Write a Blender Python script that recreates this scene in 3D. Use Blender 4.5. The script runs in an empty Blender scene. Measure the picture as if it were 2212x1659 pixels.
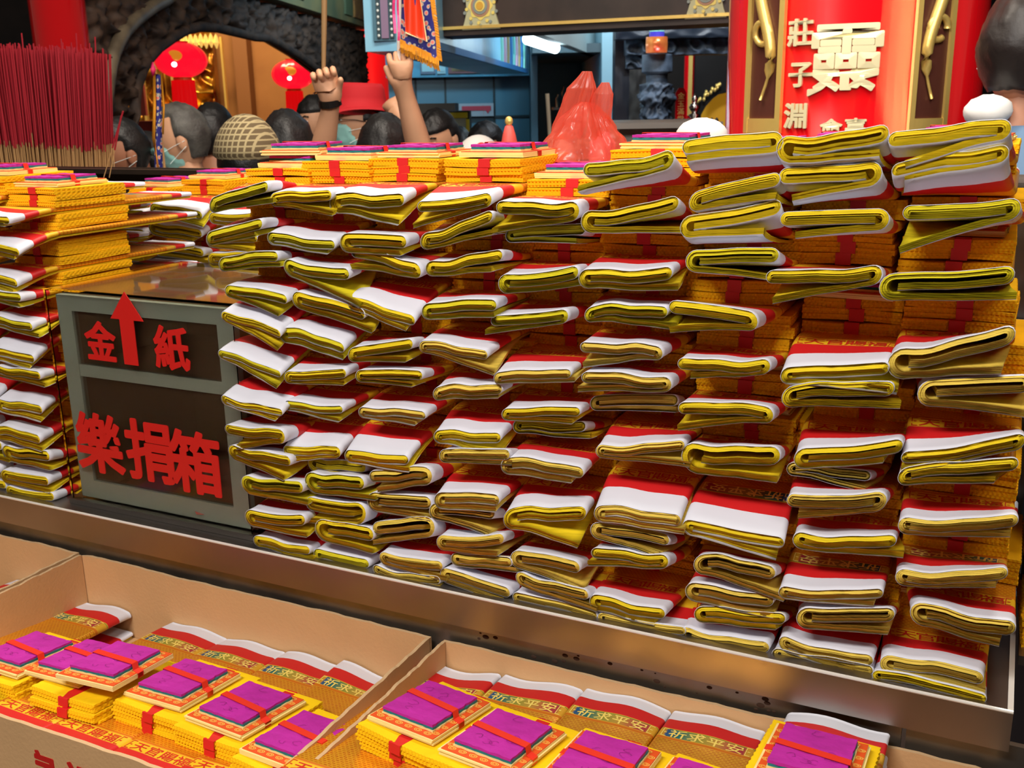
import bpy, math, random
import numpy as np
from mathutils import Vector, Matrix, noise

# ------------------------------------------------------------------ camera
IW, IH, FPX = 2212.0, 1659.0, 2212.0
PITCH, YAW, ROLL = map(math.radians, (15.2, 26.2, -1.0))
CAM = np.array([0.0, -1.12622, 0.65])
Fw = np.array([-math.sin(YAW)*math.cos(PITCH), math.cos(YAW)*math.cos(PITCH), -math.sin(PITCH)])
_R = np.array([math.cos(YAW), math.sin(YAW), 0.0]); _U = np.cross(_R, Fw)
Rt = _R*math.cos(ROLL)+_U*math.sin(ROLL); Up = -_R*math.sin(ROLL)+_U*math.cos(ROLL)
RH = np.array([math.cos(YAW), math.sin(YAW), 0.0]); FH = np.array([-math.sin(YAW), math.cos(YAW), 0.0])
sc = bpy.context.scene
COL = sc.collection
cd = bpy.data.cameras.new('camera'); cam = bpy.data.objects.new('camera', cd); COL.objects.link(cam)
cd.sensor_width = 36.0; cd.lens = 36.0*FPX/IW; cd.clip_start = 0.02; cd.clip_end = 100
M = Matrix(((Rt[0], Up[0], -Fw[0], CAM[0]), (Rt[1], Up[1], -Fw[1], CAM[1]), (Rt[2], Up[2], -Fw[2], CAM[2]), (0, 0, 0, 1)))
cam.matrix_world = M
cd.dof.use_dof = True; cd.dof.focus_distance = 1.3; cd.dof.aperture_fstop = 14.0
sc.camera = cam

# ------------------------------------------------------------------ light
w = bpy.data.worlds.new('hall_air'); sc.world = w; w.use_nodes = True
w.node_tree.nodes['Background'].inputs[0].default_value = (1.0, 0.80, 0.62, 1)
w.node_tree.nodes['Background'].inputs[1].default_value = 0.10
sc.view_settings.view_transform = 'Standard'; sc.view_settings.look = 'None'
sc.view_settings.gamma = 1.0; sc.view_settings.use_curve_mapping = False
sc.view_settings.exposure = 0.0

def area(name, loc, target, sx, sy, power, color):
    l = bpy.data.lights.new(name, 'AREA'); l.shape = 'RECTANGLE'; l.size = sx; l.size_y = sy
    l.energy = power; l.color = color
    o = bpy.data.objects.new(name, l); COL.objects.link(o); o.location = loc
    d = Vector(target)-Vector(loc); o.rotation_euler = d.to_track_quat('-Z', 'Y').to_euler()
    return o
area('ceiling_lamp_front', (-0.7, -1.75, 2.05), (-0.6, 0.1, 0.15), 1.2, 0.3, 62, (1.0, 0.95, 0.90))
area('ceiling_lamp_right', (0.9, -1.4, 1.9), (-0.2, 0.1, 0.2), 0.9, 0.3, 11, (1.0, 0.90, 0.78))
area('ceiling_lamp_over', (-1.0, 0.9, 2.2), (-0.9, 0.4, 0.3), 1.4, 0.5, 22, (1.0, 0.88, 0.72))

def cw(ax, D, z):                       # hall frame (sideways, ahead, up) to world
    return CAM + RH*ax + FH*D + np.array([0, 0, z])
def ray(x, y):
    d = Fw + Rt*((x-IW/2)/FPX) - Up*((y-IH/2)/FPX)
    return d
def py(x, y, Y):                        # point of the plane y = Y
    d = ray(x, y); return CAM + d*((Y-CAM[1])/d[1])
def pz(x, y, Z):
    d = ray(x, y); return CAM + d*((Z-CAM[2])/d[2])
def hp(x, y, D):                        # point of the upright plane D metres ahead
    d = ray(x, y); t = D/float(d@FH); return CAM + d*t
def had(x, y, D):                       # the same in hall coordinates
    P = hp(x, y, D)-CAM; return float(P@RH), float(P[2])

# ------------------------------------------------------------------ helpers
def wloc(o):
    t = Vector((0, 0, 0))
    while o is not None: t += o.matrix_basis.translation; o = o.parent
    return t
def mesh(name, verts, faces, mats, parent=None, loc=(0, 0, 0), smooth=False, mi=None):
    me = bpy.data.meshes.new(name)
    v = np.asarray(verts, dtype=float).reshape(-1, 3) - np.asarray(loc, dtype=float)
    me.from_pydata(v.tolist(), [], [tuple(int(i) for i in f) for f in faces])
    if not isinstance(mats, (list, tuple)): mats = [mats]
    for m in mats: me.materials.append(m)
    if mi is not None: me.polygons.foreach_set('material_index', list(mi))
    if smooth: me.polygons.foreach_set('use_smooth', [True]*len(me.polygons))
    me.update()
    o = bpy.data.objects.new(name, me); COL.objects.link(o)
    o.location = loc
    if parent is not None:
        o.parent = parent
        o.location = Vector(loc) - wloc(parent)
    return o
def tag(o, label=None, cat=None, group=None, kind=None):
    if label: o['label'] = label
    if cat: o['category'] = cat
    if group: o['group'] = group
    if kind: o['kind'] = kind
    return o
def empty(name, loc):
    o = bpy.data.objects.new(name, None); COL.objects.link(o); o.location = loc; return o

class MB:
    def __init__(s): s.v = []; s.f = []; s.m = []
    def add(s, v, f, m=0):
        b = len(s.v); s.v += [tuple(p) for p in v]; s.f += [tuple(i+b for i in q) for q in f]; s.m += [m]*len(f); return s
    def box(s, lo, hi, m=0, X=None):
        (a, b, c), (d, e, g) = lo, hi
        v = [(a,b,c),(d,b,c),(d,e,c),(a,e,c),(a,b,g),(d,b,g),(d,e,g),(a,e,g)]
        if X: v = [X(*p) for p in v]
        return s.add(v, [(0,3,2,1),(4,5,6,7),(0,1,5,4),(1,2,6,5),(2,3,7,6),(3,0,4,7)], m)
    def tube(s, pts, r, n=10, m=0, closed=False, sq=(1, 1)):
        pts = [Vector(p) for p in pts]; k = len(pts)
        rr = r if isinstance(r, (list, tuple)) else [r]*k
        up = Vector((0, 0, 1)); vs = []
        for i, p in enumerate(pts):
            if closed: t = pts[(i+1) % k]-pts[i-1]
            else: t = pts[min(i+1, k-1)]-pts[max(i-1, 0)]
            t.normalize()
            a = t.cross(up)
            if a.length < 1e-3: a = t.cross(Vector((0, 1, 0)))
            a.normalize(); b = t.cross(a); b.normalize()
            for j in range(n):
                th = 2*math.pi*j/n
                vs.append(p+a*(math.cos(th)*rr[i]*sq[0])+b*(math.sin(th)*rr[i]*sq[1]))
        fs = []
        for i in range(k if closed else k-1):
            for j in range(n):
                a0 = i*n; b0 = ((i+1) % k)*n
                fs.append((a0+j, a0+(j+1) % n, b0+(j+1) % n, b0+j))
        if not closed:
            fs.append(tuple(range(n))); fs.append(tuple(range((k-1)*n, k*n)))
        return s.add(vs, fs, m)
    def lathe(s, prof, c, n=24, m=0, ax=1.0, ay=1.0):
        vs = []; k = len(prof)
        for r, z in prof:
            for j in range(n):
                th = 2*math.pi*j/n; vs.append((c[0]+r*ax*math.cos(th), c[1]+r*ay*math.sin(th), c[2]+z))
        fs = [(i*n+j, i*n+(j+1) % n, (i+1)*n+(j+1) % n, (i+1)*n+j) for i in range(k-1) for j in range(n)]
        fs += [tuple(range(n)), tuple(range((k-1)*n, k*n))]
        return s.add(vs, fs, m)
    def ball(s, c, r, n=16, k=10, m=0, fn=None):
        vs = []
        for i in range(k+1):
            ph = math.pi*i/k
            for j in range(n):
                th = 2*math.pi*j/n
                d = Vector((math.sin(ph)*math.cos(th), math.sin(ph)*math.sin(th), math.cos(ph)))
                p = Vector((d.x*r[0], d.y*r[1], d.z*r[2]))
                if fn: p = fn(d, p)
                vs.append((c[0]+p.x, c[1]+p.y, c[2]+p.z))
        fs = [(i*n+j, i*n+(j+1) % n, (i+1)*n+(j+1) % n, (i+1)*n+j) for i in range(k) for j in range(n)]
        return s.add(vs, fs, m)
    def prism(s, out, X, d0, d1, m=0):          # polygon out in (a, b), swept from d0 to d1, X(a, b, d) -> world
        n = len(out)
        v = [X(a, b, d0) for a, b in out]+[X(a, b, d1) for a, b in out]
        f = [tuple(range(n)), tuple(range(2*n-1, n-1, -1))]+[(i, (i+1) % n, n+(i+1) % n, n+i) for i in range(n)]
        return s.add(v, f, m)
    def obj(s, name, mats, parent=None, loc=(0, 0, 0), smooth=False):
        return mesh(name, s.v, s.f, mats, parent, loc, smooth, s.m)

# ------------------------------------------------------------------ materials
def srgb(r, g, b):
    f = lambda c: (c/255/12.92) if c/255 <= .04045 else ((c/255+.055)/1.055)**2.4
    return (f(r), f(g), f(b), 1)
def mat(name, rgb, rough=.6, metal=0., bump=0., bscale=80., emit=None, es=0., var=0., vscale=6., coat=0., trans=0., alpha=1., spec=None, col2=None):
    m = bpy.data.materials.new(name); m.use_nodes = True; nt = m.node_tree; N = nt.nodes; L = nt.links
    b = N['Principled BSDF']; c = srgb(*rgb)
    b.inputs['Base Color'].default_value = c; b.inputs['Roughness'].default_value = rough
    b.inputs['Metallic'].default_value = metal
    b.inputs['Coat Weight'].default_value = coat; b.inputs['Coat Roughness'].default_value = .08
    b.inputs['Transmission Weight'].default_value = trans; b.inputs['Alpha'].default_value = alpha
    if spec is not None: b.inputs['Specular IOR Level'].default_value = spec
    if emit: b.inputs['Emission Color'].default_value = srgb(*emit); b.inputs['Emission Strength'].default_value = es
    tc = N.new('ShaderNodeTexCoord')
    if var > 0 or col2:
        n = N.new('ShaderNodeTexNoise'); n.inputs['Scale'].default_value = vscale; n.inputs['Detail'].default_value = 4
        L.new(tc.outputs['Object'], n.inputs['Vector'])
        r = N.new('ShaderNodeValToRGB'); r.color_ramp.elements[0].position = .35; r.color_ramp.elements[1].position = .65
        k = 1-var
        r.color_ramp.elements[0].color = srgb(*col2) if col2 else (c[0]*k, c[1]*k, c[2]*k, 1); r.color_ramp.elements[1].color = c
        L.new(n.outputs['Fac'], r.inputs['Fac']); L.new(r.outputs['Color'], b.inputs['Base Color'])
    if bump > 0:
        n = N.new('ShaderNodeTexNoise'); n.inputs['Scale'].default_value = bscale; n.inputs['Detail'].default_value = 3
        L.new(tc.outputs['Object'], n.inputs['Vector'])
        bp = N.new('ShaderNodeBump'); bp.inputs['Strength'].default_value = bump; bp.inputs['Distance'].default_value = .002
        L.new(n.outputs['Fac'], bp.inputs['Height']); L.new(bp.outputs['Normal'], b.inputs['Normal'])
    return m
def stops(ramp, lst, interp='CONSTANT'):
    cr = ramp.color_ramp; cr.interpolation = interp
    while len(cr.elements) > 1: cr.elements.remove(cr.elements[-1])
    cr.elements[0].position = lst[0][0]; cr.elements[0].color = srgb(*lst[0][1])
    for p, c in lst[1:]:
        e = cr.elements.new(p); e.color = srgb(*c)

SL = 0.41                               # length of a folded sheaf
WH, RD, ST = .068, .130, .190           # white, red and lettered band ends, share of the length
def wrapper_mat(flip):
    m = bpy.data.materials.new('printed_wrapper_paper'); m.use_nodes = True; nt = m.node_tree; N = nt.nodes; L = nt.links
    b = N['Principled BSDF']
    uv = N.new('ShaderNodeUVMap'); uv.uv_map = 'UVMap'
    sp = N.new('ShaderNodeSeparateXYZ'); L.new(uv.outputs['UV'], sp.inputs[0])
    r = N.new('ShaderNodeValToRGB')
    white, red, gold, yel, foil = (222, 223, 232), (206, 28, 30), (222, 160, 40), (236, 186, 30), (205, 112, 12)
    stops(r, [(0, white), (WH, red), (RD, gold), (RD+.006, yel), (ST-.005, gold), (ST, foil), (1-ST, gold), (1-ST+.005, (120, 150, 60)), (1-RD-.006, gold), (1-RD, red), (1-WH, white)])
    L.new(sp.outputs['Y'], r.inputs['Fac'])
    # colour blocks of the far strip
    cs = N.new('ShaderNodeValToRGB')
    stops(cs, [(0, (214, 160, 40)), (.07, (200, 150, 40)), (.09, (34, 80, 130)), (.24, (26, 110, 104)), (.42, (150, 150, 54)), (.6, (190, 146, 56)), (.78, (176, 60, 60)), (.9, (170, 50, 60)), (.93, (214, 160, 40))], 'LINEAR')
    L.new(sp.outputs['X'], cs.inputs['Fac'])
    ms = N.new('ShaderNodeMath'); ms.operation = 'COMPARE'; ms.inputs[1].default_value = 1-(RD+ST)/2; ms.inputs[2].default_value = (ST-RD)/2-.006
    L.new(sp.outputs['Y'], ms.inputs[0])
    mx = N.new('ShaderNodeMix'); mx.data_type = 'RGBA'
    L.new(ms.outputs[0], mx.inputs['Factor']); L.new(r.outputs['Color'], mx.inputs['A']); L.new(cs.outputs['Color'], mx.inputs['B'])
    # foil print in the middle
    br = N.new('ShaderNodeTexBrick'); br.inputs['Scale'].default_value = 1.0
    mp = N.new('ShaderNodeMapping'); mp.inputs['Scale'].default_value = (9, 26, 1); L.new(uv.outputs['UV'], mp.inputs[0])
    L.new(mp.outputs[0], br.inputs['Vector'])
    br.inputs['Color1'].default_value = srgb(214, 124, 16); br.inputs['Color2'].default_value = srgb(196, 60, 18); br.inputs['Mortar'].default_value = srgb(236, 170, 40)
    br.inputs['Mortar Size'].default_value = .09
    fm = N.new('ShaderNodeMath'); fm.operation = 'COMPARE'; fm.inputs[1].default_value = .5; fm.inputs[2].default_value = .5-ST-.01
    L.new(sp.outputs['Y'], fm.inputs[0])
    m2 = N.new('ShaderNodeMix'); m2.data_type = 'RGBA'
    L.new(fm.outputs[0], m2.inputs['Factor']); L.new(mx.outputs['Result'], m2.inputs['A']); L.new(br.outputs['Color'], m2.inputs['B'])
    L.new(m2.outputs['Result'], b.inputs['Base Color'])
    rr = N.new('ShaderNodeMapRange'); rr.inputs['To Min'].default_value = .5; rr.inputs['To Max'].default_value = .3
    L.new(fm.outputs[0], rr.inputs['Value']); L.new(rr.outputs[0], b.inputs['Roughness'])
    mm = N.new('ShaderNodeMapRange'); mm.inputs['To Max'].default_value = .45
    L.new(fm.outputs[0], mm.inputs['Value']); L.new(mm.outputs[0], b.inputs['Metallic'])
    tc = N.new('ShaderNodeTexCoord'); n = N.new('ShaderNodeTexNoise'); n.inputs['Scale'].default_value = 22
    L.new(tc.outputs['Object'], n.inputs['Vector'])
    bp = N.new('ShaderNodeBump'); bp.inputs['Strength'].default_value = .35; bp.inputs['Distance'].default_value = .003
    L.new(n.outputs['Fac'], bp.inputs['Height']); L.new(bp.outputs['Normal'], b.inputs['Normal'])
    return m
M_WRAP = wrapper_mat(False)
def paper(name, rgb, k=.22):
    m = bpy.data.materials.new(name); m.use_nodes = True; nt = m.node_tree; N = nt.nodes; L = nt.links
    b = N['Principled BSDF']; b.inputs['Roughness'].default_value = .75; b.inputs['Specular IOR Level'].default_value = .2
    tc = N.new('ShaderNodeTexCoord'); mp = N.new('ShaderNodeMapping'); mp.inputs['Scale'].default_value = (30, 30, 700)
    n = N.new('ShaderNodeTexNoise'); n.inputs['Scale'].default_value = 1; n.inputs['Detail'].default_value = 3
    L.new(tc.outputs['Object'], mp.inputs[0]); L.new(mp.outputs[0], n.inputs['Vector'])
    r = N.new('ShaderNodeValToRGB'); c = srgb(*rgb); r.color_ramp.elements[0].position = .35; r.color_ramp.elements[1].position = .6
    r.color_ramp.elements[0].color = (c[0]*(1-k), c[1]*(1-k), c[2]*(1-k), 1); r.color_ramp.elements[1].color = c
    L.new(n.outputs['Fac'], r.inputs['Fac']); L.new(r.outputs['Color'], b.inputs['Base Color'])
    bp = N.new('ShaderNodeBump'); bp.inputs['Strength'].default_value = .4; bp.inputs['Distance'].default_value = .0006
    L.new(n.outputs['Fac'], bp.inputs['Height']); L.new(bp.outputs['Normal'], b.inputs['Normal'])
    return m
M_YEL = [paper('yellow_sheet_paper', (238, 207, 30), .18), paper('greenish_yellow_paper', (222, 205, 32), .18), paper('straw_yellow_paper', (238, 205, 84), .18)]
M_GOLD = paper('orange_yellow_paper', (254, 192, 14), .12)
M_GOLD2 = paper('bright_yellow_paper', (252, 208, 16), .08)
M_BAND = mat('red_paper_band', (214, 30, 28), .55)
M_RED = mat('red_ink', (200, 40, 24), .5)
M_GINK = mat('gold_ink', (250, 222, 110), .45)
M_CREAM = paper('cream_paper', (250, 226, 150), .12)
M_TEAL = mat('teal_paper', (24, 120, 128), .6)
M_PURP = mat('magenta_paper', (188, 30, 158), .7, bump=.9, bscale=60, var=.12, vscale=30)
M_LINE = mat('dark_print_line', (130, 10, 110), .7)
M_RIB = mat('orange_red_ribbon', (232, 52, 34), .4)
M_COVER = mat('orange_printed_cover', (228, 84, 24), .5)
M_COVG = mat('gold_cloud_print', (244, 196, 84), .5)
M_STEEL = mat('brushed_steel', (164, 158, 152), .40, metal=1., bump=.15, bscale=12, var=.15, vscale=5)
M_STEEL2 = mat('stained_steel', (150, 148, 142), .45, metal=1., bump=.2, bscale=10, var=.3, vscale=9)
M_EDGE = mat('steel_edge_highlight', (250, 246, 236), .25, metal=.3)  # near-white colour paints in the highlight along the steel edges
M_CARD = mat('cardboard', (210, 166, 116), .8, bump=.2, bscale=200, var=.08, vscale=8)
M_CARDE = mat('cardboard_edge', (206, 170, 126), .85)

# ------------------------------------------------------------------ glyphs
_G = {}
def glyph(ch, off=0.0):
    k = (ch, off)
    if k not in _G:
        cu = bpy.data.curves.new('g', 'FONT'); cu.body = ch; cu.resolution_u = 2; cu.offset = off
        o = bpy.data.objects.new('g', cu); COL.objects.link(o)
        dg = bpy.context.evaluated_depsgraph_get(); dg.update()
        me = bpy.data.meshes.new_from_object(o.evaluated_get(dg))
        v = np.array([tuple(p.co) for p in me.vertices]); f = [tuple(p.vertices) for p in me.polygons]
        v = v[:, :2]-np.array([.5, .38])
        bpy.data.objects.remove(o); bpy.data.curves.remove(cu); bpy.data.meshes.remove(me)
        _G[k] = (v, f)
    return _G[k]
def glyph_solid(mb, ch, X, size, m=0, off=0.0, d0=0.0, d1=.002, sx=1.0):
    """letter as a thin solid; X(a, b, d) -> world"""
    if off > .015:                      # heavy strokes: shifted copies of the plain letter
        k = (off-.008)*1.0
        for i, (p, q) in enumerate(((0, 0), (k, 0), (-k, 0), (0, k), (0, -k), (k*.7, k*.7), (-k*.7, k*.7), (k*.7, -k*.7), (-k*.7, -k*.7))):
            glyph_solid(mb, ch, lambda a, b, d, p=p, q=q: X(a+p*size, b+q*size, d), size, m, .008, d0, d1+i*d1*.01, sx)
        return
    v, f = glyph(ch, off)
    n = len(v)
    V = [X(a*size*sx, b*size, d1) for a, b in v]+[X(a*size*sx, b*size, d0) for a, b in v]
    edges = {}
    for q in f:
        for i in range(len(q)):
            e = (q[i], q[(i+1) % len(q)])
            if (e[1], e[0]) in edges: del edges[(e[1], e[0])]
            else: edges[e] = 1
    F = list(f)+[(a, b, b+n, a+n) for a, b in edges]
    mb.add(V, F, m)

ORD = ['lowest', 'second', 'third', 'fourth', 'fifth', 'sixth', 'seventh', 'eighth', 'ninth', 'tenth', 'eleventh', 'twelfth', 'thirteenth', 'fourteenth', 'fifteenth', 'sixteenth', 'seventeenth', 'eighteenth']
ORDN = ['first']+ORD[1:]
# ------------------------------------------------------------------ folded sheafs
def fold_path(W, T, th, sag, wave, drop, frac, mir):
    g = max(T-th, .0055); r2 = g/2; g1 = min(max(g*.5, th*1.05), g*.75); r1 = g1/2
    top = g/2; mid = top-g1
    R0 = W/2-th/2-r1; L0 = -W/2+th/2+r2
    P = []
    for u in np.linspace(L0+r2*.35, R0, 7)[:-1]: P.append((u, mid))
    for a in np.linspace(-math.pi/2, math.pi/2, 8): P.append((R0+r1*math.cos(a), mid+r1+r1*math.sin(a)))
    it = len(P)-1
    for u in np.linspace(R0, L0, 12)[1:]: P.append((u, top))
    jt = len(P)-1
    for a in np.linspace(math.pi/2, 3*math.pi/2, 9)[1:]: P.append((L0+r2*math.cos(a), r2*math.sin(a)))
    ib = len(P)
    ue = L0+(W*frac)
    for u in np.linspace(L0, ue, 9)[1:]: P.append((u, -g/2))
    P = np.array(P)
    u = P[:, 0]*2/W; q = np.clip(u, -1, 1)
    f = sag*(1-q**2)+wave*np.sin(q*math.pi)+wave*.4*np.sin(q*7+1)
    k = np.ones(len(P)); k[ib:] = .55
    P[:, 1] += f*k
    t = np.clip((P[ib:, 0]-L0)/(W*frac), 0, 1)
    P[ib:, 1] -= drop*t**1.3
    D = np.gradient(P, axis=0); D /= np.linalg.norm(D, axis=1)[:, None]+1e-9
    Nn = np.stack([D[:, 1], -D[:, 0]], 1)
    if mir: P = P*np.array([-1, 1]); Nn = Nn*np.array([-1, 1])
    return P, Nn, it, jt
SEC = np.array([0, .010, .024, .042, .062, .085, .20, .38, SL])
NL = 3
def sheaf(Yf, xl, zl, xr, zr, T, tau, zb, rnd, mir=False, rot=False, drop=None, text=True, label=None, group=None, xb=None, paperi=0, back_free=False, LF=.085, Lsheaf=SL, SEC=SEC):
    W = math.hypot(xr-xl, zr-zl); xc, zc = (xl+xr)/2, (zl+zr)/2; slope = (zr-zl)/max(xr-xl, .01)
    th = min(.0068, T/2.8); th = max(th, .0026)
    if drop is None: drop = rnd.choice([.001, .003, .006, .010, .017])
    A, NA, it, jt = fold_path(W, T, th, rnd.uniform(-.0055, .004)*min(1, T/.016), rnd.uniform(-.0024, .0024), drop, rnd.uniform(.72, 1.02), mir)
    thb = .0026
    B, NB, _, _ = fold_path(.117, .0105, thb, 0, .0003, 0, .93, mir)
    if xb is None: xb = xc
    n = len(A)
    def zc_s(s):
        t = min(s/LF, 1); h = zb-zc
        m0 = math.tan(tau)*LF
        return zc+(3*t*t-2*t**3)*h+(t**3-2*t*t+t)*m0
    def sec(s, off, kk):                # offset from centre line as share of th, plus constant kk
        b = min(s/LF, 1); b = b*b*(3-2*b)
        P = A*(1-b)+B*b; Nn = NA*(1-b)+NB*b; t = th*(1-b)+thb*b
        Q = P+Nn*(off*t+kk)
        x = xc*(1-b)+xb*b+Q[:, 0]
        z = zc_s(s)+Q[:, 1]+Q[:, 0]*slope*(1-b)
        return np.stack([x, np.full(n, Yf+s), z], 1)
    ns = len(SEC); secs = SEC*(Lsheaf/SL)
    V = []; F = []
    ycap = np.array([noise.noise(Vector((i*.9, xc*40, zc*50))) for i in range(n)])*.0014
    for l in range(NL):
        o0, o1 = -.5+l/NL, -.5+(l+1)/NL
        jit = rnd.uniform(0, .003)
        base = len(V)
        for si, s in enumerate(secs):
            a = sec(s, o0, .0001); c = sec(s, o1, -.0001)
            if si == 0:
                a[:, 1] += jit+ycap; c[:, 1] += jit+ycap
            V += a.tolist(); V += c.tolist()
        st = 2*n
        for si in range(ns-1):
            p = base+si*st; q = p+st
            for i in range(n-1):
                if l == 0: F.append((p+i, p+i+1, q+i+1, q+i))
                if l == NL-1: F.append((p+n+i, p+n+i+1, q+n+i+1, q+n+i))
                elif si == 0: F.append((p+n+i, p+n+i+1, q+n+i+1, q+n+i))
                if l > 0 and si == 0: F.append((p+i, p+i+1, q+i+1, q+i))
            for i in (0, n-1): F.append((p+i, p+n+i, q+n+i, q+i))
        for e in (base, base+(ns-1)*st):
            for i in range(n-1): F.append((e+i, e+i+1, e+n+i+1, e+n+i))
    loc = (xb, Yf+.2, zb)
    o = mesh('folded_paper_sheaf', V, F, M_YEL[paperi], None, loc, True)
    # the printed outer sheet
    V = []; F = []; UV = []
    for si, s in enumerate(secs):
        a = sec(s, .5, .0001); c = sec(s, .5, .0006)
        if si == 0: a[:, 1] -= .0002; c[:, 1] -= .0002
        V += a.tolist(); V += c.tolist()
    st = 2*n; MI = []
    for si in range(ns-1):
        p = si*st; q = p+st
        for i in range(n-1):
            F.append((p+i, p+i+1, q+i+1, q+i)); F.append((p+n+i, p+n+i+1, q+n+i+1, q+n+i))
        for i in (0, n-1): F.append((p+i, p+n+i, q+n+i, q+i))
    for e in (0, (ns-1)*st):
        for i in range(n-1): F.append((e+i, e+i+1, e+n+i+1, e+n+i))
    nf = len(F); MI = [0]*nf
    V = np.array(V)
    u0, u1 = min(xl, xr), max(xl, xr)
    # letters lie on the upper face
    TV = []; TF = []
    if text:
        order = np.argsort(sec(0, .5, .001)[it:jt+1, 0])
        def surf(x, s):                 # x in -.5 .. .5 across, s metres from the front
            j = min(np.searchsorted(secs, s, side='right')-1, ns-2); t = (s-secs[j])/(secs[j+1]-secs[j])
            a = S0[j]*(1-t)+S0[j+1]*t
            k = (x+.5)*(len(a)-1); i = int(min(max(k, 0), len(a)-2)); f = k-i
            return a[i]*(1-f)+a[i+1]*f
        S0 = [sec(s, .5, .0010)[it:jt+1][order] for s in secs]
        def strip(word, smid, flip, mi, size, wd):
            sg = -1 if flip else 1
            for k, ch in enumerate(word):
                gv, gf = glyph(ch, .012)
                cx = (-.5+(k+.5)/len(word))*wd
                b0 = len(TV)
                for a, b in gv:
                    TV.append(surf(sg*(cx+a*size*1.25/W), smid+sg*b*size).tolist())
                for q in gf:
                    TF.append(tuple(i+b0 for i in q)); MI.append(mi)
            for e in (-.47, .47):       # square scroll at both ends of the strip
                cx = sg*e
                for (a0, a1, c0, c1) in ((-.03, .03, .42, .5), (-.03, .03, -.5, -.42), (-.03, -.02, -.42, .42), (-.01, .02, -.05, .05)):
                    b0 = len(TV)
                    for (a, c) in ((a0, c0), (a1, c0), (a1, c1), (a0, c1)): TV.append(surf(max(min(cx+a, .5), -.5), smid+c*size).tolist())
                    TF.append((b0, b0+1, b0+2, b0+3)); MI.append(mi)
        sm = (RD+ST)/2*Lsheaf; size = .021*Lsheaf/SL
        if not rot: strip('天官賜福', sm, False, 1, size, .86); strip('祈求平安', Lsheaf-sm, False, 2, size, .86)
        else: strip('祈求平安', sm, True, 2, size, .86); strip('天官賜福', Lsheaf-sm, True, 1, size, .86)
    nb = len(V); V = np.concatenate([V, np.array(TV)]) if TV else V
    F += [tuple(i+nb for i in q) for q in TF]
    wr = mesh('printed_wrapper', V, F, [M_WRAP, M_RED, M_GINK], o, loc, False, MI)
    sm_ = [True]*nf+[False]*len(TF); wr.data.polygons.foreach_set('use_smooth', sm_)
    uvl = wr.data.uv_layers.new(name='UVMap')
    li = np.zeros(len(wr.data.loops), dtype=np.int32); wr.data.loops.foreach_get('vertex_index', li)
    U = (V[:, 0]-u0)/(u1-u0); Y = (V[:, 1]-Yf)/Lsheaf
    if rot: U = 1-U; Y = 1-Y
    UVs = np.stack([np.clip(U, 0, 1), np.clip(Y, .0005, .9995)], 1)[li]
    uvl.data.foreach_set('uv', UVs.ravel())
    tag(o, label, 'paper sheaf', group)
    return o

# ------------------------------------------------------------------ banded bundles and small packs
def bundle_mesh(seed, W=.114, D=.155, H=.0105):
    rnd = random.Random(seed); mb = MB(); n = 46; nd = 30; ls = 4
    wx, ax = rnd.uniform(0, 6), rnd.uniform(.0003, .0012)
    for l in range(ls):
        z0, z1 = H*l/ls, H*(l+1)/ls-.0001; ph = (l % 2)*.5
        ring = []
        jx, jy = rnd.uniform(-.0008, .0008), rnd.uniform(-.0012, .0012)
        for i in range(n+1): ring.append((-W/2+W*i/n+jx, jy+(.0007 if (i+l) % 2 else -.0007)))
        for i in range(1, nd): ring.append((W/2+jx+(.0006 if (i+l) % 2 else -.0006), jy+D*i/nd))
        ring += [(W/2+jx, D+jy), (-W/2+jx, D+jy)]
        for i in range(1, nd): ring.append((-W/2+jx+(.0006 if (i+l) % 2 else -.0006), jy+D*(1-i/nd)))
        dz = lambda x, y: ax*math.sin(x*40+wx)+ax*.8*math.sin(y*25+wx*2)
        k = len(ring)
        v = [(x, y, z0+dz(x, y)) for x, y in ring]+[(x, y, z1+dz(x, y)) for x, y in ring]
        f = [tuple(range(k-1, -1, -1)), tuple(range(k, 2*k))]+[(i, (i+1) % k, k+(i+1) % k, k+i) for i in range(k)]
        mb.add(v, f)
    bx = rnd.uniform(-.006, .006); bw = .0085
    b = MB(); t = .0008; dzb = ax*math.sin(bx*40+wx)
    pts = [(-.0022, 0), (-.0022, H), (D+.002, H), (D+.002, 0)]
    b.box((bx-bw, -.0026, -.0004+dzb), (bx+bw, -.0014, H+.0006+dzb)); b.box((bx-bw, -.0022, H-.0001+dzb), (bx+bw, D*.98, H+.0007+dzb)); b.box((bx-bw, -.0022, -.0006+dzb), (bx+bw, D*.98, .0001+dzb))
    b.box((bx-bw, D+.0006, -.0004+dzb), (bx+bw, D+.002, H+.0006+dzb))
    return mb, b
BUN = []
for s in range(6):
    mb, b = bundle_mesh(s)
    o = mb.obj('gold_paper_bundle', M_GOLD if s < 5 else M_GOLD2); c = b.obj('red_band', M_BAND, o)
    BUN.append([o, c, False])
def place(proto, loc, rz=0, sz=1., label=None, cat=None, group=None, mats=None, sx=1., rx=0, ry=0):
    """copies a thing made of an object and its direct children"""
    o = proto[0].copy(); COL.objects.link(o)
    o.location = loc; o.rotation_euler = (rx, ry, rz); o.scale = (sx, 1, sz)
    for ch in proto[1:]:
        if ch is False: continue
        c = ch.copy(); COL.objects.link(c); c.parent = o
    tag(o, label, cat, group)
    return o

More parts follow.
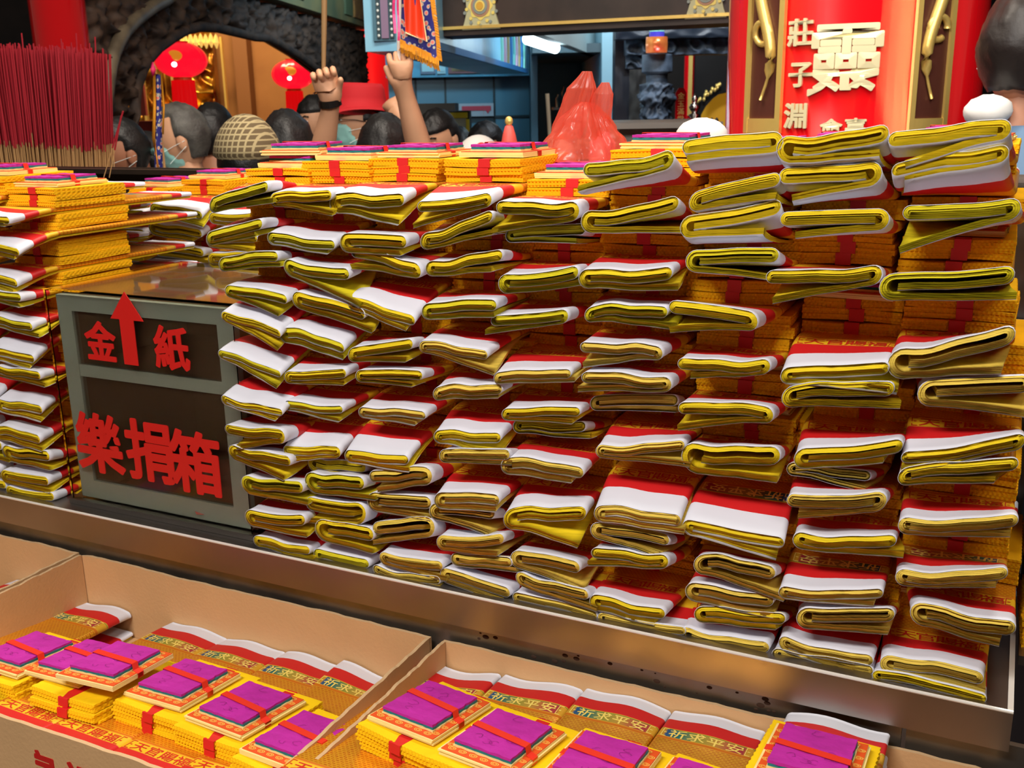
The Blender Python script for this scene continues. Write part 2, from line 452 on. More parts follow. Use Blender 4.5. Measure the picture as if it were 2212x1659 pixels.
def pack_protos():
    out = []
    for k in range(3):
        rnd = random.Random(40+k)
        pad = MB(); pw, pd, ph = .096, .118, .0065
        for l in range(3):
            j = rnd.uniform(-.0012, .0012)
            pad.box((-pw/2+j, j, ph*l/3), (pw/2+j, pd+j*.5, ph*(l+1)/3-.0001))
        o = pad.obj('small_joss_pack', M_CREAM)
        cv = MB(); cv.box((-pw/2+.0015, .0015, ph), (pw/2-.0015, pd-.0015, ph+.0009))
        for i in range(6):              # cloud marks round the rim of the cover
            for (cx, cy) in ((-pw/2+.012+i*.014, .008), (-pw/2+.012+i*.014, pd-.008), (-pw/2+.007, .014+i*.017), (pw/2-.007, .014+i*.017)):
                a = rnd.uniform(0, 1)
                for rr in (.0042, .0024):
                    ring = [(cx+rr*1.2*math.cos(t)*(1+.12*math.sin(5*t)), cy+rr*.85*math.sin(t), ph+.0011) for t in np.linspace(0, 2*math.pi, 13)[:-1]]
                    r2 = [(cx+(rr-.0009)*1.2*math.cos(t)*(1+.12*math.sin(5*t)), cy+(rr-.0009)*.85*math.sin(t), ph+.0011) for t in np.linspace(0, 2*math.pi, 13)[:-1]]
                    cv.add(ring+r2, [(q, (q+1) % 12, 12+(q+1) % 12, 12+q) for q in range(12)], 1)
        c1 = cv.obj('printed_cover', [M_COVER, M_COVG], o)
        tw, td = .074, .090; y0 = (pd-td)/2
        z = ph+.001
        def ragged(name, m, x0, x1, ya, yb, z0, z1, amp, seed, extra=None):
            b = MB(); nx, ny = 14, 16; V = []
            for zz in (0, 1):
                for j in range(ny+1):
                    for i in range(nx+1):
                        x = x0+(x1-x0)*i/nx; y = ya+(yb-ya)*j/ny
                        if i in (0, nx): x += noise.noise(Vector((j*.7, seed, 3)))*amp
                        if j in (0, ny): y += noise.noise(Vector((i*.7, seed, 9)))*amp
                        V.append((x, y, (z1+noise.noise(Vector((x*70, y*70, seed)))*.0009) if zz else z0))
            s = (nx+1)*(ny+1); F = []
            for j in range(ny):
                for i in range(nx):
                    a = j*(nx+1)+i; F.append((a, a+1, a+nx+2, a+nx+1)); F.append((s+a, s+a+1, s+a+nx+2, s+a+nx+1))
            rim = [i for i in range(nx)]+[nx+j*(nx+1) for j in range(ny)]+[ny*(nx+1)+nx-i for i in range(nx)]+[(ny-j)*(nx+1) for j in range(ny)]
            for q in range(len(rim)): a, c = rim[q], rim[(q+1) % len(rim)]; F.append((a, c, s+c, s+a))
            b.add(V, F)
            if extra: extra(b)
            return b
        c2 = ragged('c', M_CREAM, -tw/2-.001, tw/2+.001, y0-.001, y0+td, z, z+.0022, .0016, 1+k).obj('cream_sheets', M_CREAM, o)
        c3 = ragged('t', M_TEAL, -tw/2, tw/2, y0, y0+td, z+.0024, z+.0054, .0014, 5+k).obj('teal_sheets', M_TEAL, o)
        def lines(b):
            for q in range(7):
                cx, cy = rnd.uniform(-.026, .026), y0+rnd.uniform(.01, td-.01); r = rnd.uniform(.003, .006); a0 = rnd.uniform(0, 6)
                pts = [(cx+r*math.cos(a0+t)*(1+.3*math.sin(3*t)), cy+r*math.sin(a0+t), z+.0096) for t in np.linspace(0, 4.6, 12)]
                for (p, p2) in zip(pts, pts[1:]):
                    dx, dy = p2[0]-p[0], p2[1]-p[1]; l = math.hypot(dx, dy)+1e-9; ox, oy = -dy/l*.00022, dx/l*.00022
                    b.add([(p[0]+ox, p[1]+oy, p[2]), (p2[0]+ox, p2[1]+oy, p2[2]), (p2[0]-ox, p2[1]-oy, p2[2]), (p[0]-ox, p[1]-oy, p[2])], [(0, 1, 2, 3)], 1)
        c4 = ragged('p', M_PURP, -tw/2-.0005, tw/2-.0005, y0-.0005, y0+td-.001, z+.0055, z+.0086, .0018, 9+k, lines).obj('magenta_sheets', [M_PURP, M_LINE], o)
        rb = MB(); yb = y0+td*(.42+.05*k); bw = .0055; zt = z+.0099
        prof = [(-pw/2-.0008, -.0003), (-pw/2-.0008, ph), (-tw/2-.003, z+.001), (-tw/2-.0008, zt), (tw/2+.0008, zt), (tw/2+.003, z+.001), (pw/2+.0008, ph), (pw/2+.0008, -.0003)]
        V = []; F = []
        for (x, zz) in prof:
            tl = x*.12
            V += [(x, yb-bw-tl, zz), (x, yb+bw-tl, zz), (x, yb+bw-tl, zz+.0006), (x, yb-bw-tl, zz+.0006)]
        for q in range(len(prof)-1):
            for j in range(4): F.append((q*4+j, q*4+(j+1) % 4, q*4+4+(j+1) % 4, q*4+4+j))
        rb.add(V, F)
        c5 = rb.obj('ribbon', M_RIB, o)
        out.append([o, c1, c2, c3, c4, c5])
    return out
PACK = pack_protos()
PACKH = .0178

def tau_of(x, y, w, Yf, T):
    d = ray(x, y); t = (Yf-CAM[1])/d[1]; P = CAM+d*t; Dm = t   # forward depth in metres
    al = math.asin(-d[2]/np.linalg.norm(d))
    s = w*Dm/(FPX*.036)
    return max(-.62, min(.62, math.asin(max(-.95, min(.95, s)))-al))
ALLB = []
counts = {'sheaf': 0, 'bundle': 0, 'pack': 0}
def column(rows, Yf, cname, rnd, toppack=1, topn=3, shelf=0.0, midpack=False, gset=.086, xjit=.004, pale=False, topoff=0.0, mix=.8):
    ents = []
    for r in rows:
        xl, yl, xr, yr, T, wv = r[:6]; fl = r[6] if len(r) > 6 else ''
        yy = Yf+(.03 if 'b' in fl else 0)+rnd.uniform(-.006, .004)
        a = py(xl, yl, yy); b = py(xr, yr, yy); m = (a+b)/2
        Dm = float((m-CAM)@Fw)
        Tm = T*1.5*Dm/FPX
        tau = tau_of((xl+xr)/2, (yl+yr)/2, wv*(.85 if wv > 0 else 1), yy, T)
        ents.append(dict(a=a, b=b, z=m[2], x=m[0], T=max(Tm, .0095), tau=tau, y=yy, fl=fl, yp=(yl+yr)/2, w=wv))
    ents.sort(key=lambda e: e['z'])
    prev = shelf-.005
    for i, e in enumerate(ents):
        zb = e['z']+.055*math.sin(e['tau'])
        if i == 0: zb = max(shelf+.007, min(zb, shelf+.02))
        zb = max(zb, prev+.0125); e['zb'] = zb; prev = zb
    # bodies lean only a little from one to the next
    N = len(ents)
    for i, e in enumerate(ents):
        fl = e['fl']; g = 'folded sheafs in the %s' % cname
        look = 'drooping' if e['tau'] > .22 else ('upturned' if e['tau'] < -.12 else 'level')
        if 'r' in fl: look = 'reversed'
        lab = '%s folded yellow sheaf, %s in the %s' % (look, 'topmost' if i == N-1 else (ORD[i] if i == 0 else ORD[i]+' up'), cname)
        if e['yp'] > 700 and e['x'] > -.75: pi = 2 if rnd.random() < .75 else 0
        else: pi = rnd.choice([0, 0, 1])
        dr = None
        for d in ('f1', 'f2', 'f3'):
            if d in fl: dr = {'f1': .006, 'f2': .016, 'f3': .028}[d]
        sheaf(e['y'], e['a'][0], e['a'][2], e['b'][0], e['b'][2], e['T'], e['tau'], e['zb'], rnd, mir='m' in fl, rot='r' in fl, drop=dr,
              text=e['w'] >= 14, label=lab, group=g, xb=e['x']*mix+(1-mix)*sum(q['x'] for q in ents)/N, paperi=pi)
        counts['sheaf'] += 1
        top = e['zb']+.0058
        if i < N-1:
            room = ents[i+1]['zb']-.0058-top
            nb = 3 if room > .031 else (2 if room > .018 else (1 if room > .0065 else 0))
            pk = midpack and room > .046
            if pk: room -= PACKH
        else: room = .0105*topn; nb = topn; pk = False
        xm = e['x']*mix+(1-mix)*sum(q['x'] for q in ents)/N
        bh = room/max(nb, 1)
        bh = min(bh, .0145)
        off = rnd.uniform(-.004, .004)
        for k in range(nb):
            vi = rnd.randrange(5)
            pos = ['lowest', 'middle', 'top'][k] if nb == 3 else (['lower', 'upper'][k] if nb == 2 else 'single')
            where = 'topmost' if i == N-1 else (ORD[i])
            bo = place(BUN[vi], (xm+off+rnd.uniform(-.0025, .0025), e['y']+gset+(.030 if e['w'] >= 28 else 0)+rnd.uniform(-.004, .004), top+.0003+k*bh), rnd.uniform(-.025, .025), bh*.93/.0105,
                  '%s yellow bundle on the %s sheaf of the %s' % (pos, where, cname), 'paper bundle', 'banded paper bundles in the %s' % cname)
            ALLB.append((100 if i == N-1 else (60 if pos in ('top', 'upper', 'single') else 30)-(40 if 'behind' in cname or 'leftmost' in cname else 0)+(20 if e['yp'] < 720 else 0)+(8 if Yf > .01 and e['x'] > -.5 else 0)-(10 if room < .02 else 0), counts['bundle'], bo))
            counts['bundle'] += 1
        zt = top+nb*bh
        if pk:
            place(PACK[rnd.randrange(3)], (xm+off, e['y']+gset+.018, zt+.0004), rnd.uniform(-.1, .1), 1, 'magenta and teal pack above the %s sheaf of the %s' % (ORD[i], cname), 'joss paper pack', 'small packs inside the stacks')
            counts['pack'] += 1
        if i == N-1:
            for q in range(toppack):
                place(PACK[rnd.randrange(3)], (xm+.008*q+topoff, e['y']+gset+.016+.006*q, zt+.0006+q*PACKH), rnd.uniform(-.12, .12)+.1*q, 1,
                      '%smagenta paper pack topping the %s' % ('upper ' if q else ('lower ' if toppack > 1 else ''), cname), 'joss paper pack', 'small packs on top of the stacks')
                counts['pack'] += 1

C = {}
C[1] = [(455,446,577,408,22,14),(448,517,565,487,20,14),(474,574,600,560,20,8),(487,629,620,652,18,20,'f2'),(480,683,605,727,15,35,'f2'),(473,764,605,810,13,38,'f2'),
 (479,862,610,896,14,40,'f1'),(487,930,615,943,22,18,'mf2'),(494,974,628,1004,22,15),(522,1043,655,1062,28,15,'f1'),(530,1115,659,1129,26,18),(548,1166,669,1190,17,9)]
C[2] = [(585,432,716,424,20,14,'f2'),(578,513,723,531,18,26),(614,574,754,599,25,15,'f3'),(633,646,787,688,25,20,'f1'),(605,724,743,757,22,35),(615,815,747,810,18,25,'f1'),
 (615,874,740,886,15,25),(613,974,735,977,18,45,'mf1'),(666,1000,790,1017,22,5,'b'),(659,1038,787,1055,32,15),(662,1095,790,1108,34,12,'m'),(681,1142,807,1166,34,10,'f1'),(678,1196,797,1223,20,15)]
C[3] = [(712,440,873,436,28,25,'f2'),(735,525,878,531,28,15),(760,551,908,588,22,10,'m'),(752,653,895,695,20,42,'f1'),(754,768,890,748,22,18),(769,813,912,815,18,14,'f1'),
 (775,891,919,903,16,28),(745,984,882,997,20,50,'f1'),(800,1034,932,1028,28,20,'mf1'),(794,1082,931,1095,30,18,'f1'),(808,1149,937,1139,32,8,'m'),(820,1203,956,1227,20,25),(806,1228,950,1258,16,4)]
C[4] = [(903,450,1061,430,20,25,'mf2'),(912,522,1060,474,24,6),(921,581,1084,558,22,9,'f1'),(912,675,1072,667,24,22),(906,748,1053,769,18,28,'f2'),(937,852,1083,842,20,25),
 (938,943,1081,947,20,38),(950,985,1100,985,20,10),(939,1082,1078,1088,26,38),(928,1105,1068,1117,26,6,'f2'),(945,1170,1087,1168,24,20),(975,1207,1105,1220,20,6),(952,1240,1101,1287,24,18)]
C[5] = [(1073,457,1251,455,28,14,'mf2'),(1093,510,1264,498,20,-4,'b'),(1078,612,1248,594,28,18),(1062,697,1226,682,20,18,'mf1'),(1068,818,1232,810,18,32),(1085,896,1252,894,18,24),
 (1109,920,1264,922,20,5,'b'),(1083,1007,1260,1027,26,32),(1090,1123,1264,1115,34,46,'f3'),(1103,1207,1252,1235,28,22),(1115,1246,1270,1292,22,6,'f1'),(1108,1289,1289,1334,16,18)]
C[6] = [(1262,374,1454,341,26,-25,'m'),(1257,478,1464,447,32,-8),(1251,601,1451,594,28,24,'f1'),(1264,682,1441,677,22,22),(1254,751,1431,764,20,20,'mf2'),(1257,822,1450,832,22,20,'mf1'),
 (1276,872,1463,869,22,4,'b'),(1289,974,1477,967,20,30),(1284,1109,1470,1129,26,60),(1276,1145,1445,1175,26,3),(1278,1200,1443,1214,22,15,'mf1'),(1274,1297,1436,1330,26,30),(1292,1332,1480,1366,16,8)]
C[7] = [(1475,327,1690,306,28,-34,'m'),(1492,439,1681,394,28,-15),(1472,491,1684,453,32,-30),(1482,565,1681,561,32,-8),(1446,669,1636,697,28,8,'mf2'),(1465,791,1663,791,22,16,'mf1'),
 (1466,885,1670,899,24,16,'mf2'),(1473,983,1684,1000,46,18,'f1'),(1475,1136,1693,1178,24,62,'r'),(1499,1220,1674,1245,32,12),(1481,1275,1670,1304,30,24,'f1'),(1501,1326,1695,1341,26,10),(1470,1367,1661,1407,26,26)]
C[8] = [(1679,320,1918,299,38,-34),(1684,390,1904,373,34,-28,'m'),(1686,481,1920,474,30,-10,'m'),(1656,606,1904,592,28,6,'mf2'),(1688,812,1918,800,26,42),(1691,860,1929,847,32,12),
 (1719,990,1946,969,32,30),(1700,1012,1880,1030,20,2,'b'),(1702,1087,1913,1080,30,22,'mf1'),(1714,1164,1934,1175,26,25,'f1'),(1684,1278,1905,1286,20,40,'r'),(1723,1334,1929,1337,34,18,'f1'),(1683,1385,1885,1433,24,32),(1668,1412,1885,1455,20,3)]
C[9] = [(1920,306,2183,278,28,-38,'m'),(1929,376,2176,331,24,-42,'m'),(1951,467,2204,449,30,-10,'mf3'),(1901,620,2189,603,40,3,'f1'),(1923,784,2185,738,46,18,'f2'),(1984,850,2224,840,40,15),
 (1953,990,2208,951,24,30,'mf1'),(1944,1031,2194,1007,28,14,'f1'),(1943,1133,2196,1129,26,26,'f1'),(1937,1244,2173,1244,26,18,'r'),(1967,1319,2193,1363,36,28,'f1'),(1901,1433,2123,1477,30,38),(1885,1458,2130,1513,18,8)]
CN = {1: 'stack touching the box on its right'}
for k in range(2, 6): CN[k] = '%s stack right of the box' % ORDN[k-1]
for k in range(6, 9): CN[k] = '%s stack from the right end' % ORDN[9-k]
CN[9] = 'rightmost stack on the shelf'
for k in range(1, 10):
    column(C[k], .002 if k == 1 else .012, CN[k], random.Random(100+k), toppack={1: 2}.get(k, 1), topn={1: 2, 5: 2}.get(k, 3) if k < 7 else 1, midpack=k > 5, topoff=.0, mix=.25 if k == 1 else .8)
# stacks left of the box: the photo shows their right part
L1 = [(478,14,8),(550,14,25),(618,18,20),(645,16,4),(708,16,15),(780,18,35),(817,16,10),(893,20,34),(954,20,25),(994,24,8),(1045,20,20),(1077,18,8)]
XR = {478: 20, 550: 42, 618: 38, 645: 45, 708: 70, 780: 74, 817: 88, 893: 92, 954: 87, 994: 108, 1045: 105, 1077: 117}
def left_rows(dx, pts):
    rows = []
    for y, T, wv in pts:
        xr = XR[y]+dx[0]; wpx = 96+(y-478)*.012
        rows.append((xr-wpx, y-18, xr, y, T, wv, 'f1' if T > 15 else ''))
    return rows
column(left_rows((0,), L1), .02, 'stack touching the box on its left', random.Random(7), topn=3)
L0 = [(py(XR[y]-102, y-25, .02), T, wv) for y, T, wv in L1 if y not in (645, 817)]
rows0 = [(XR[y]-204, y-45, XR[y]-104, y-26, T, wv) for y, T, wv in L1 if y not in (645, 817)]
column(rows0, .02, 'leftmost stack, cut by the photo edge', random.Random(8), topn=3)
# second row of stacks, behind the box
B2 = [(325,452,437,472,18,24,'f1'),(322,492,436,512,18,14),(335,540,440,552,18,10)]
B3 = [(452,470,560,470,16,16),(446,520,556,520,18,20),(450,560,556,560,18,14)]
B1 = [(205,462,312,466,16,14),(205,505,312,510,16,10),(205,548,312,552,16,10)]
for nm, rows, s in (('middle stack behind the box', B2, 21), ('right stack behind the box', B3, 22), ('left stack behind the box', B1, 23)):
    column(rows, .47, nm, random.Random(s), topn=3, shelf=.34)
# ------------------------------------------------------------------ counter
def struct(o): o['kind'] = 'structure'; return o
XL, XR_ = -3.3, .052
mb = MB(); mb.box((XL, .0, -.012), (XR_, .95, -.0005))
shelf = mb.obj('display_counter', M_STEEL)
tag(shelf, 'stainless steel display counter that carries the tall stacks of folded paper', 'counter')
mb = MB(); mb.box((XL, -.004, -.0495), (XR_, .004, -.002)); mb.obj('front_lip', M_STEEL, shelf)
mb = MB(); mb.tube([(XL, -.003, 0), (XR_, -.003, 0)], .0022, 8); mb.obj('polished_edge', M_EDGE, shelf)
mb = MB(); mb.box((XL, .012, -.85), (-.06, .020, -.012)); mb.box((-.055, .012, -.85), (.05, .020, -.012)); mb.box((.05, .012, -.85), (.9, .020, -.05)); mb.obj('lower_panel', M_STEEL2, shelf)
mb = MB()
rn = random.Random(5)
for k in range(26):                     # rust and dirt specks on the lower panel
    x = rn.uniform(-.62, -.2); z = -.062-rn.random()**2*.02; r = rn.uniform(.0008, .0035)
    mb.ball((x, .0118, z), (r*1.6, .0006, r), 8, 5)
mb.obj('dirt_specks', mat('rusty_dirt', (60, 38, 24), .9), shelf)
mb = MB(); mb.box((.046, .0, -.0495), (.052, .95, .002)); mb.obj('end_edge', M_EDGE, shelf)
mb = MB(); mb.box((XL, .905, 0), (-1.5, .93, .508)); mb.box((XL, .86, .496), (-1.5, .95, .508)); mb.obj('back_upstand', mat('dark_brown_steel', (74, 60, 50), .45, metal=.6), shelf)
mb = MB(); mb.box((.054, .3, -.012), (1.2, .34, .44)); mb.box((.054, .05, -.85), (1.2, .95, -.3))
side = mb.obj('side_cabinet', mat('dark_grey_steel', (58, 52, 50), .4, metal=.7)); tag(side, 'dark grey steel cabinet beyond the right end of the counter', 'cabinet')
# round steel basin behind the right stack
mb = MB(); prof = [(.20, 0), (.235, .10), (.245, .125), (.252, .13), (.245, .136), (.225, .128), (.21, .1), (.17, .02)]
mb.lathe(prof, (.40, .62, .34), 40)
o = mb.obj('steel_basin', M_STEEL, smooth=True); tag(o, 'round steel basin at the right edge behind the stacks', 'basin')
mb = MB(); mb.box((.16, .37, -.012), (.62, .86, .336)); o = mb.obj('basin_stand', M_STEEL2); tag(o, 'low steel stand under the round basin', 'stand')

# bundles standing behind the right end
rnd = random.Random(77)
z = .001
for k in range(16):
    for j in range(3 if k % 2 else 2):
        bo = place(BUN[rnd.randrange(5)], (.118+rnd.uniform(-.006, .006), .16+rnd.uniform(-.008, .008)-(.0), z), rnd.uniform(-.06, .06), 1.05,
              'yellow bundle in the shaded right pile, %s of group %s up' % (['lower', 'middle', 'upper'][j], ORDN[min(k, 17)]), 'paper bundle', 'bundles in the shaded right pile')
        ALLB.append((20+(k > 11)*60, k, bo)); z += .0114
    if z > .52: break
o = mesh('pile_board', *(lambda b: (b.v, b.f))(MB().box((.056, .13, -.012), (.19, .34, .0005))), M_STEEL); tag(o, 'steel board carrying the shaded pile at the right end', 'board')

# ------------------------------------------------------------------ donation box
bx0, bx1, by0, by1, bz0, bz1 = -1.4200, -1.0225, .027, .34, .001, .376
M_ACR = mat('clear_acrylic', (250, 244, 232), .03, trans=1.0); M_ACR.node_tree.nodes['Principled BSDF'].inputs['IOR'].default_value = 1.1
M_FRM = mat('dull_frame_metal', (150, 168, 164), .5, metal=.25)
M_DARK = mat('dark_inner_board', (120, 92, 70), .5)
M_GLASS = mat('brown_veil_glass', (96, 78, 64), .12, alpha=.42)  # see-through brown stands in for light inside the enclosed dark box
M_VIN = mat('red_vinyl', (196, 26, 20), .5)
mb = MB(); f = .032; y = by0+.012
mb.box((bx0+.014, y+.012, bz0+.01), (bx0+.02, by1-.02, bz1-.012)); mb.box((bx1-.02, y+.012, bz0+.01), (bx1-.014, by1-.02, bz1-.012))
mb.box((bx0+.014, by1-.02, bz0+.01), (bx1-.014, by1-.014, bz1-.012)); mb.box((bx0+.014, y+.012, bz0+.004), (bx1-.014, by1-.014, bz0+.01))
mb.box((bx0+.02, y+.012, .235), (bx1-.02, by1-.02, .24))
box = mb.obj('donation_box', M_DARK, None, (bx0, by0, 0))
tag(box, 'glass fronted metal framed donation box with red lettering between the stacks', 'donation box')
mb = MB()
mb.box((bx0+.014, y, bz0+.01+f), (bx0+.014+f, y+.012, bz1-.012-f*.8)); mb.box((bx1-.014-f, y, bz0+.01+f), (bx1-.014, y+.012, bz1-.012-f*.8))
mb.box((bx0+.014, y, bz1-.012-f*.8), (bx1-.014, y+.0125, bz1-.012)); mb.box((bx0+.014, y, bz0+.01), (bx1-.014, y+.0125, bz0+.01+f))
mb.box((bx0+.014+f, y+.001, .228), (bx1-.014-f, y+.0115, .248))
mb.obj('metal_frame', M_FRM, box)
mb = MB(); mb.box((bx0+.04, y+.004, bz0+.03), (bx1-.04, y+.006, .228)); mb.box((bx0+.04, y+.004, .248), (bx1-.04, y+.006, bz1-.03)); mb.obj('glass_pane', M_GLASS, box)
mb = MB(); t = .004
mb.box((bx0, by0, bz1-.004), (bx1, by1, bz1)); mb.box((bx0, by0, bz0), (bx0+t, by1, bz1-.004)); mb.box((bx1-t, by0, bz0), (bx1, by1, bz1-.004))
mb.box((bx0+t, by0, bz0), (bx1-t, by0+t*.6, bz1-.004)); mb.obj('acrylic_cover', M_ACR, box)
mb = MB(); mb.box((bx0-.002, by0-.004, bz0-.001), (bx1+.002, by0+.008, bz0+.008)); mb.obj('base_rail', M_STEEL, box)
mb = MB(); mb.box((bx0+.015, y+.013, bz1-.012), (bx1-.015, by1-.02, bz1-.008)); mb.obj('top_board', mat('brown_top_board', (120, 96, 70), .35, metal=.3, var=.2, vscale=4), box)
def XB(a, b, d): return (a, by0-.0002-d, b)
def flat(cx, cz, shear=.0): return lambda a, b, d: (cx+a+b*shear, by0-.0003-d, cz+b)
def bpx(x, y): p = py(x, y, by0); return p[0], p[2]
mb = MB()
cx, cz = bpx(283, 710)
arrow = [(-.015, -.055), (.015, -.055), (.015, .018), (.036, .018), (.002, .063), (-.034, .018), (-.015, .018)]
ax, az = bpx(277, 715)
mb.prism(arrow, flat(ax, az), .0, .0012)
mb.obj('red_arrow', M_VIN, box)
mb = MB()
for ch, x, yy, s in (('金', 218, 738, .068), ('紙', 371, 752, .072), ('樂', 215, 958, .108), ('捐', 325, 975, .108), ('箱', 424, 1000, .108)):
    gx, gz = bpx(x, yy)
    mb = MB(); glyph_solid(mb, ch, flat(gx, gz), s, 0, .030, 0, .0012); mb.obj('red_letter', M_VIN, box)
# notes inside
mb = MB()
for k, (x, yv, a) in enumerate(((-1.30, .12, .3), (-1.2, .16, -.4), (-1.12, .11, .9), (-1.26, .2, 1.2))):
    c_, s_ = math.cos(a), math.sin(a); nx = 8
    V = []; 
    for i in range(nx+1):
        for j in (-1, 1):
            for zz in (0, .0004):
                u = (i/nx-.5)*.15; v = j*.035; V.append((x+u*c_-v*s_, yv+u*s_+v*c_, .014+k*.002+.006*math.sin(i*.8+k)**2+zz))
    F = []
    for i in range(nx):
        b0 = i*4; F += [(b0, b0+4, b0+6, b0+2), (b0+1, b0+5, b0+7, b0+3), (b0, b0+4, b0+5, b0+1), (b0+2, b0+6, b0+7, b0+3)]
    n_ = MB().add(V, F); o = n_.obj('banknote', mat('banknote_pink', (196, 110, 104), .7), None, (x, yv, .012))
    tag(o, '%s banknote lying on the floor of the donation box' % ['leftmost pinkish', 'rearmost pinkish', 'rightmost pinkish', 'slanting pinkish'][k], 'banknote', 'banknotes in the box')

# ------------------------------------------------------------------ cardboard boxes below
TZ = -.216
mb = MB(); mb.box((-2.2, -.46, TZ-.02), (.045, .010, TZ)); tb = mb.obj('lower_table', M_STEEL2); tag(tb, 'low steel table carrying the cardboard boxes', 'table')
mb = MB(); 
for (x, yv) in ((-2.1, -.42), (-2.1, .0), (-.0, -.42), (-.0, .0)): mb = MB(); mb.box((x-.02, yv-.02, -.85), (x+.02, yv+.02, TZ-.02)); mb.obj('leg', M_STEEL2, tb)
zr = -.079
edges = [(-1.93, -1.391), (-1.384, -.690), (-.670, .045)]
names = ['cardboard box cut off by the left edge of the photo', 'open cardboard box below the donation box, red printing on its front', 'open cardboard box at the lower right holding the last sets']
for k, (x0, x1) in enumerate(edges):
    y0, y1 = -.394, .002; t = .005
    o = empty('cardboard_box', (x0, y0, TZ)); tag(o, names[k], 'cardboard box', 'cardboard boxes')
    segs = {'back_wall': ((x0, y1-t), (x1, y1)), 'front_wall': ((x0, y0), (x1, y0+t)), 'left_wall': ((x0, y0+t), (x0+t, y1-t)), 'right_wall': ((x1-t, y0+t), (x1, y1-t))}
    for nm, (a, b) in segs.items():
        V = []; F = []; n = 60; rs = random.Random(nm+str(k))
        long = (b[0]-a[0]) > (b[1]-a[1])
        for i in range(n+1):
            f_ = i/n
            h = zr+.0022*noise.noise(Vector((f_*14, k*3.1, 1)))+(.0015*noise.noise(Vector((f_*90, k*3.1, 1))))
            e = min(f_, 1-f_)
            if nm == 'back_wall' and e < .02 and k > 0: h -= .010*(1-e/.02)*rs.random()
            if long: q = [(a[0]+(b[0]-a[0])*f_, a[1]), (a[0]+(b[0]-a[0])*f_, b[1])]
            else: q = [(a[0], a[1]+(b[1]-a[1])*f_), (b[0], a[1]+(b[1]-a[1])*f_)]
            for (x, yv) in q:
                wv = .0016*math.sin(f_*9+k)
                V.append((x, yv+(wv if long else 0), TZ+.002)); V.append((x, yv+(wv if long else 0), h))
        for i in range(n):
            p = i*4; F += [(p, p+4, p+5, p+1), (p+2, p+6, p+7, p+3), (p+1, p+5, p+7, p+3), (p, p+4, p+6, p+2)]
        F += [(0, 1, 3, 2), (n*4, n*4+1, n*4+3, n*4+2)]
        wl = mesh(nm, V, F, [M_CARD, M_CARDE], o, (x0, y0, TZ), False, None)
        for p in wl.data.polygons:
            if abs(p.normal.z) > .7: p.material_index = 1
    mb = MB(); mb.box((x0+t, y0+t, TZ), (x1-t, y1-t, TZ+.003)); mb.obj('bottom', M_CARD, o, (x0, y0, TZ))
    if k == 1:                          # red print on the front
        mb = MB(); r5 = random.Random(3)
        for q in range(3):
            X_ = lambda a, b, d, q=q: (-1.10+q*.075+a, y0-.0004-d, -.14+b)
            glyph_solid(mb, '天官福'[q], X_, .06, 0, .03, 0, .0006)
        mb.obj('red_print', M_VIN, o, (x0, y0, TZ))

# sets lying in the boxes; world positions of the far end of each sheaf
TIL = .052
def boxset(xb, zs, rnd, k, tops, wname, hump=.006, yb=-.004, gold=True, rz=0.0, nb=3, yoff=0.0, psh=(0, 0), prz=0, pc=None):
    z = zs
    W = .117
    tau = .0
    LS = .380
    Yf = -.385
    if pc is not None:
        P = pz(pc[0], pc[1], zs+.0062+nb*.0118+.017+TIL*.55); psh = (P[0]-xb, P[1]-(Yf+.105+.016+.059)); yoff = 0
    o = sheaf(Yf, xb-W/2, z, xb+W/2, z+rnd.uniform(-.003, .003), .014, -.06, z, rnd, mir=rnd.random() < .5, rot=False, drop=0, text=True,
          label='white and red ended folded sheaf %s' % wname, group='folded sheafs in the cardboard boxes', paperi=0, Lsheaf=LS, SEC=np.array([0, .010, .024, .042, .062, .085, .20, .30, .315, .33, .345, .36, .375, .39, .402, SL]))
    # the far end is lifted and rounded like the near one
    for ob in (o, o.children[0]):
        me = ob.data; n = len(me.vertices); co = np.zeros(n*3); me.vertices.foreach_get('co', co); co = co.reshape(-1, 3)
        s = np.clip((co[:, 1]+.2-(LS-.11))/.11, 0, 1); s = s*s*(3-2*s)
        xr = co[:, 0]/W
        co[:, 2] += TIL*np.clip(1-(co[:, 1]+.2)/LS, 0, 1)
        co[:, 2] += s*(hump+.004*np.sin(xr*6+k)+.003*np.cos(xr*3+k*2))
        co[:, 2] += s*(co[:, 2]-0)*.0
        me.vertices.foreach_set('co', co.ravel()); me.update()
    top = z+.0062+TIL*.55
    if gold:
        for j in range(nb):
            bo = place(BUN[5], (xb+rnd.uniform(-.004, .004)+psh[0], Yf+.105+yoff+psh[1]+rnd.uniform(-.004, .004), top+.005+j*.0118), rz+rnd.uniform(-.03, .03), 1.08, rx=-TIL/SL, label=
                  '%s bright yellow paper bundle, %s' % (['bottom', 'middle', 'top'][j], wname), cat='paper bundle', group='bright bundles in the cardboard boxes')
            ALLB.append((200, k, bo))
        zt = top+.004+nb*.0118+.0006
        for j in range(tops):
            place(PACK[(k+j) % 3], (xb+psh[0]+rnd.uniform(-.003, .003)+.028*(j == 0 and tops > 1)-.045*j, Yf+.105+yoff+psh[1]+.016+.008*j, zt+(.0182 if (tops > 1 and j == 0) else 0)), rz+prz+rnd.uniform(-.05, .05), 1, rx=-TIL/SL, label=
                  'magenta paper pack with red ribbon %s%s' % ('beside another, ' if j else '', wname), cat='joss paper pack', group='magenta packs in the cardboard boxes')
rnd = random.Random(900)
TIL = .052
def far_end(px, pyy, zt): p = pz(px, pyy, zt); return p
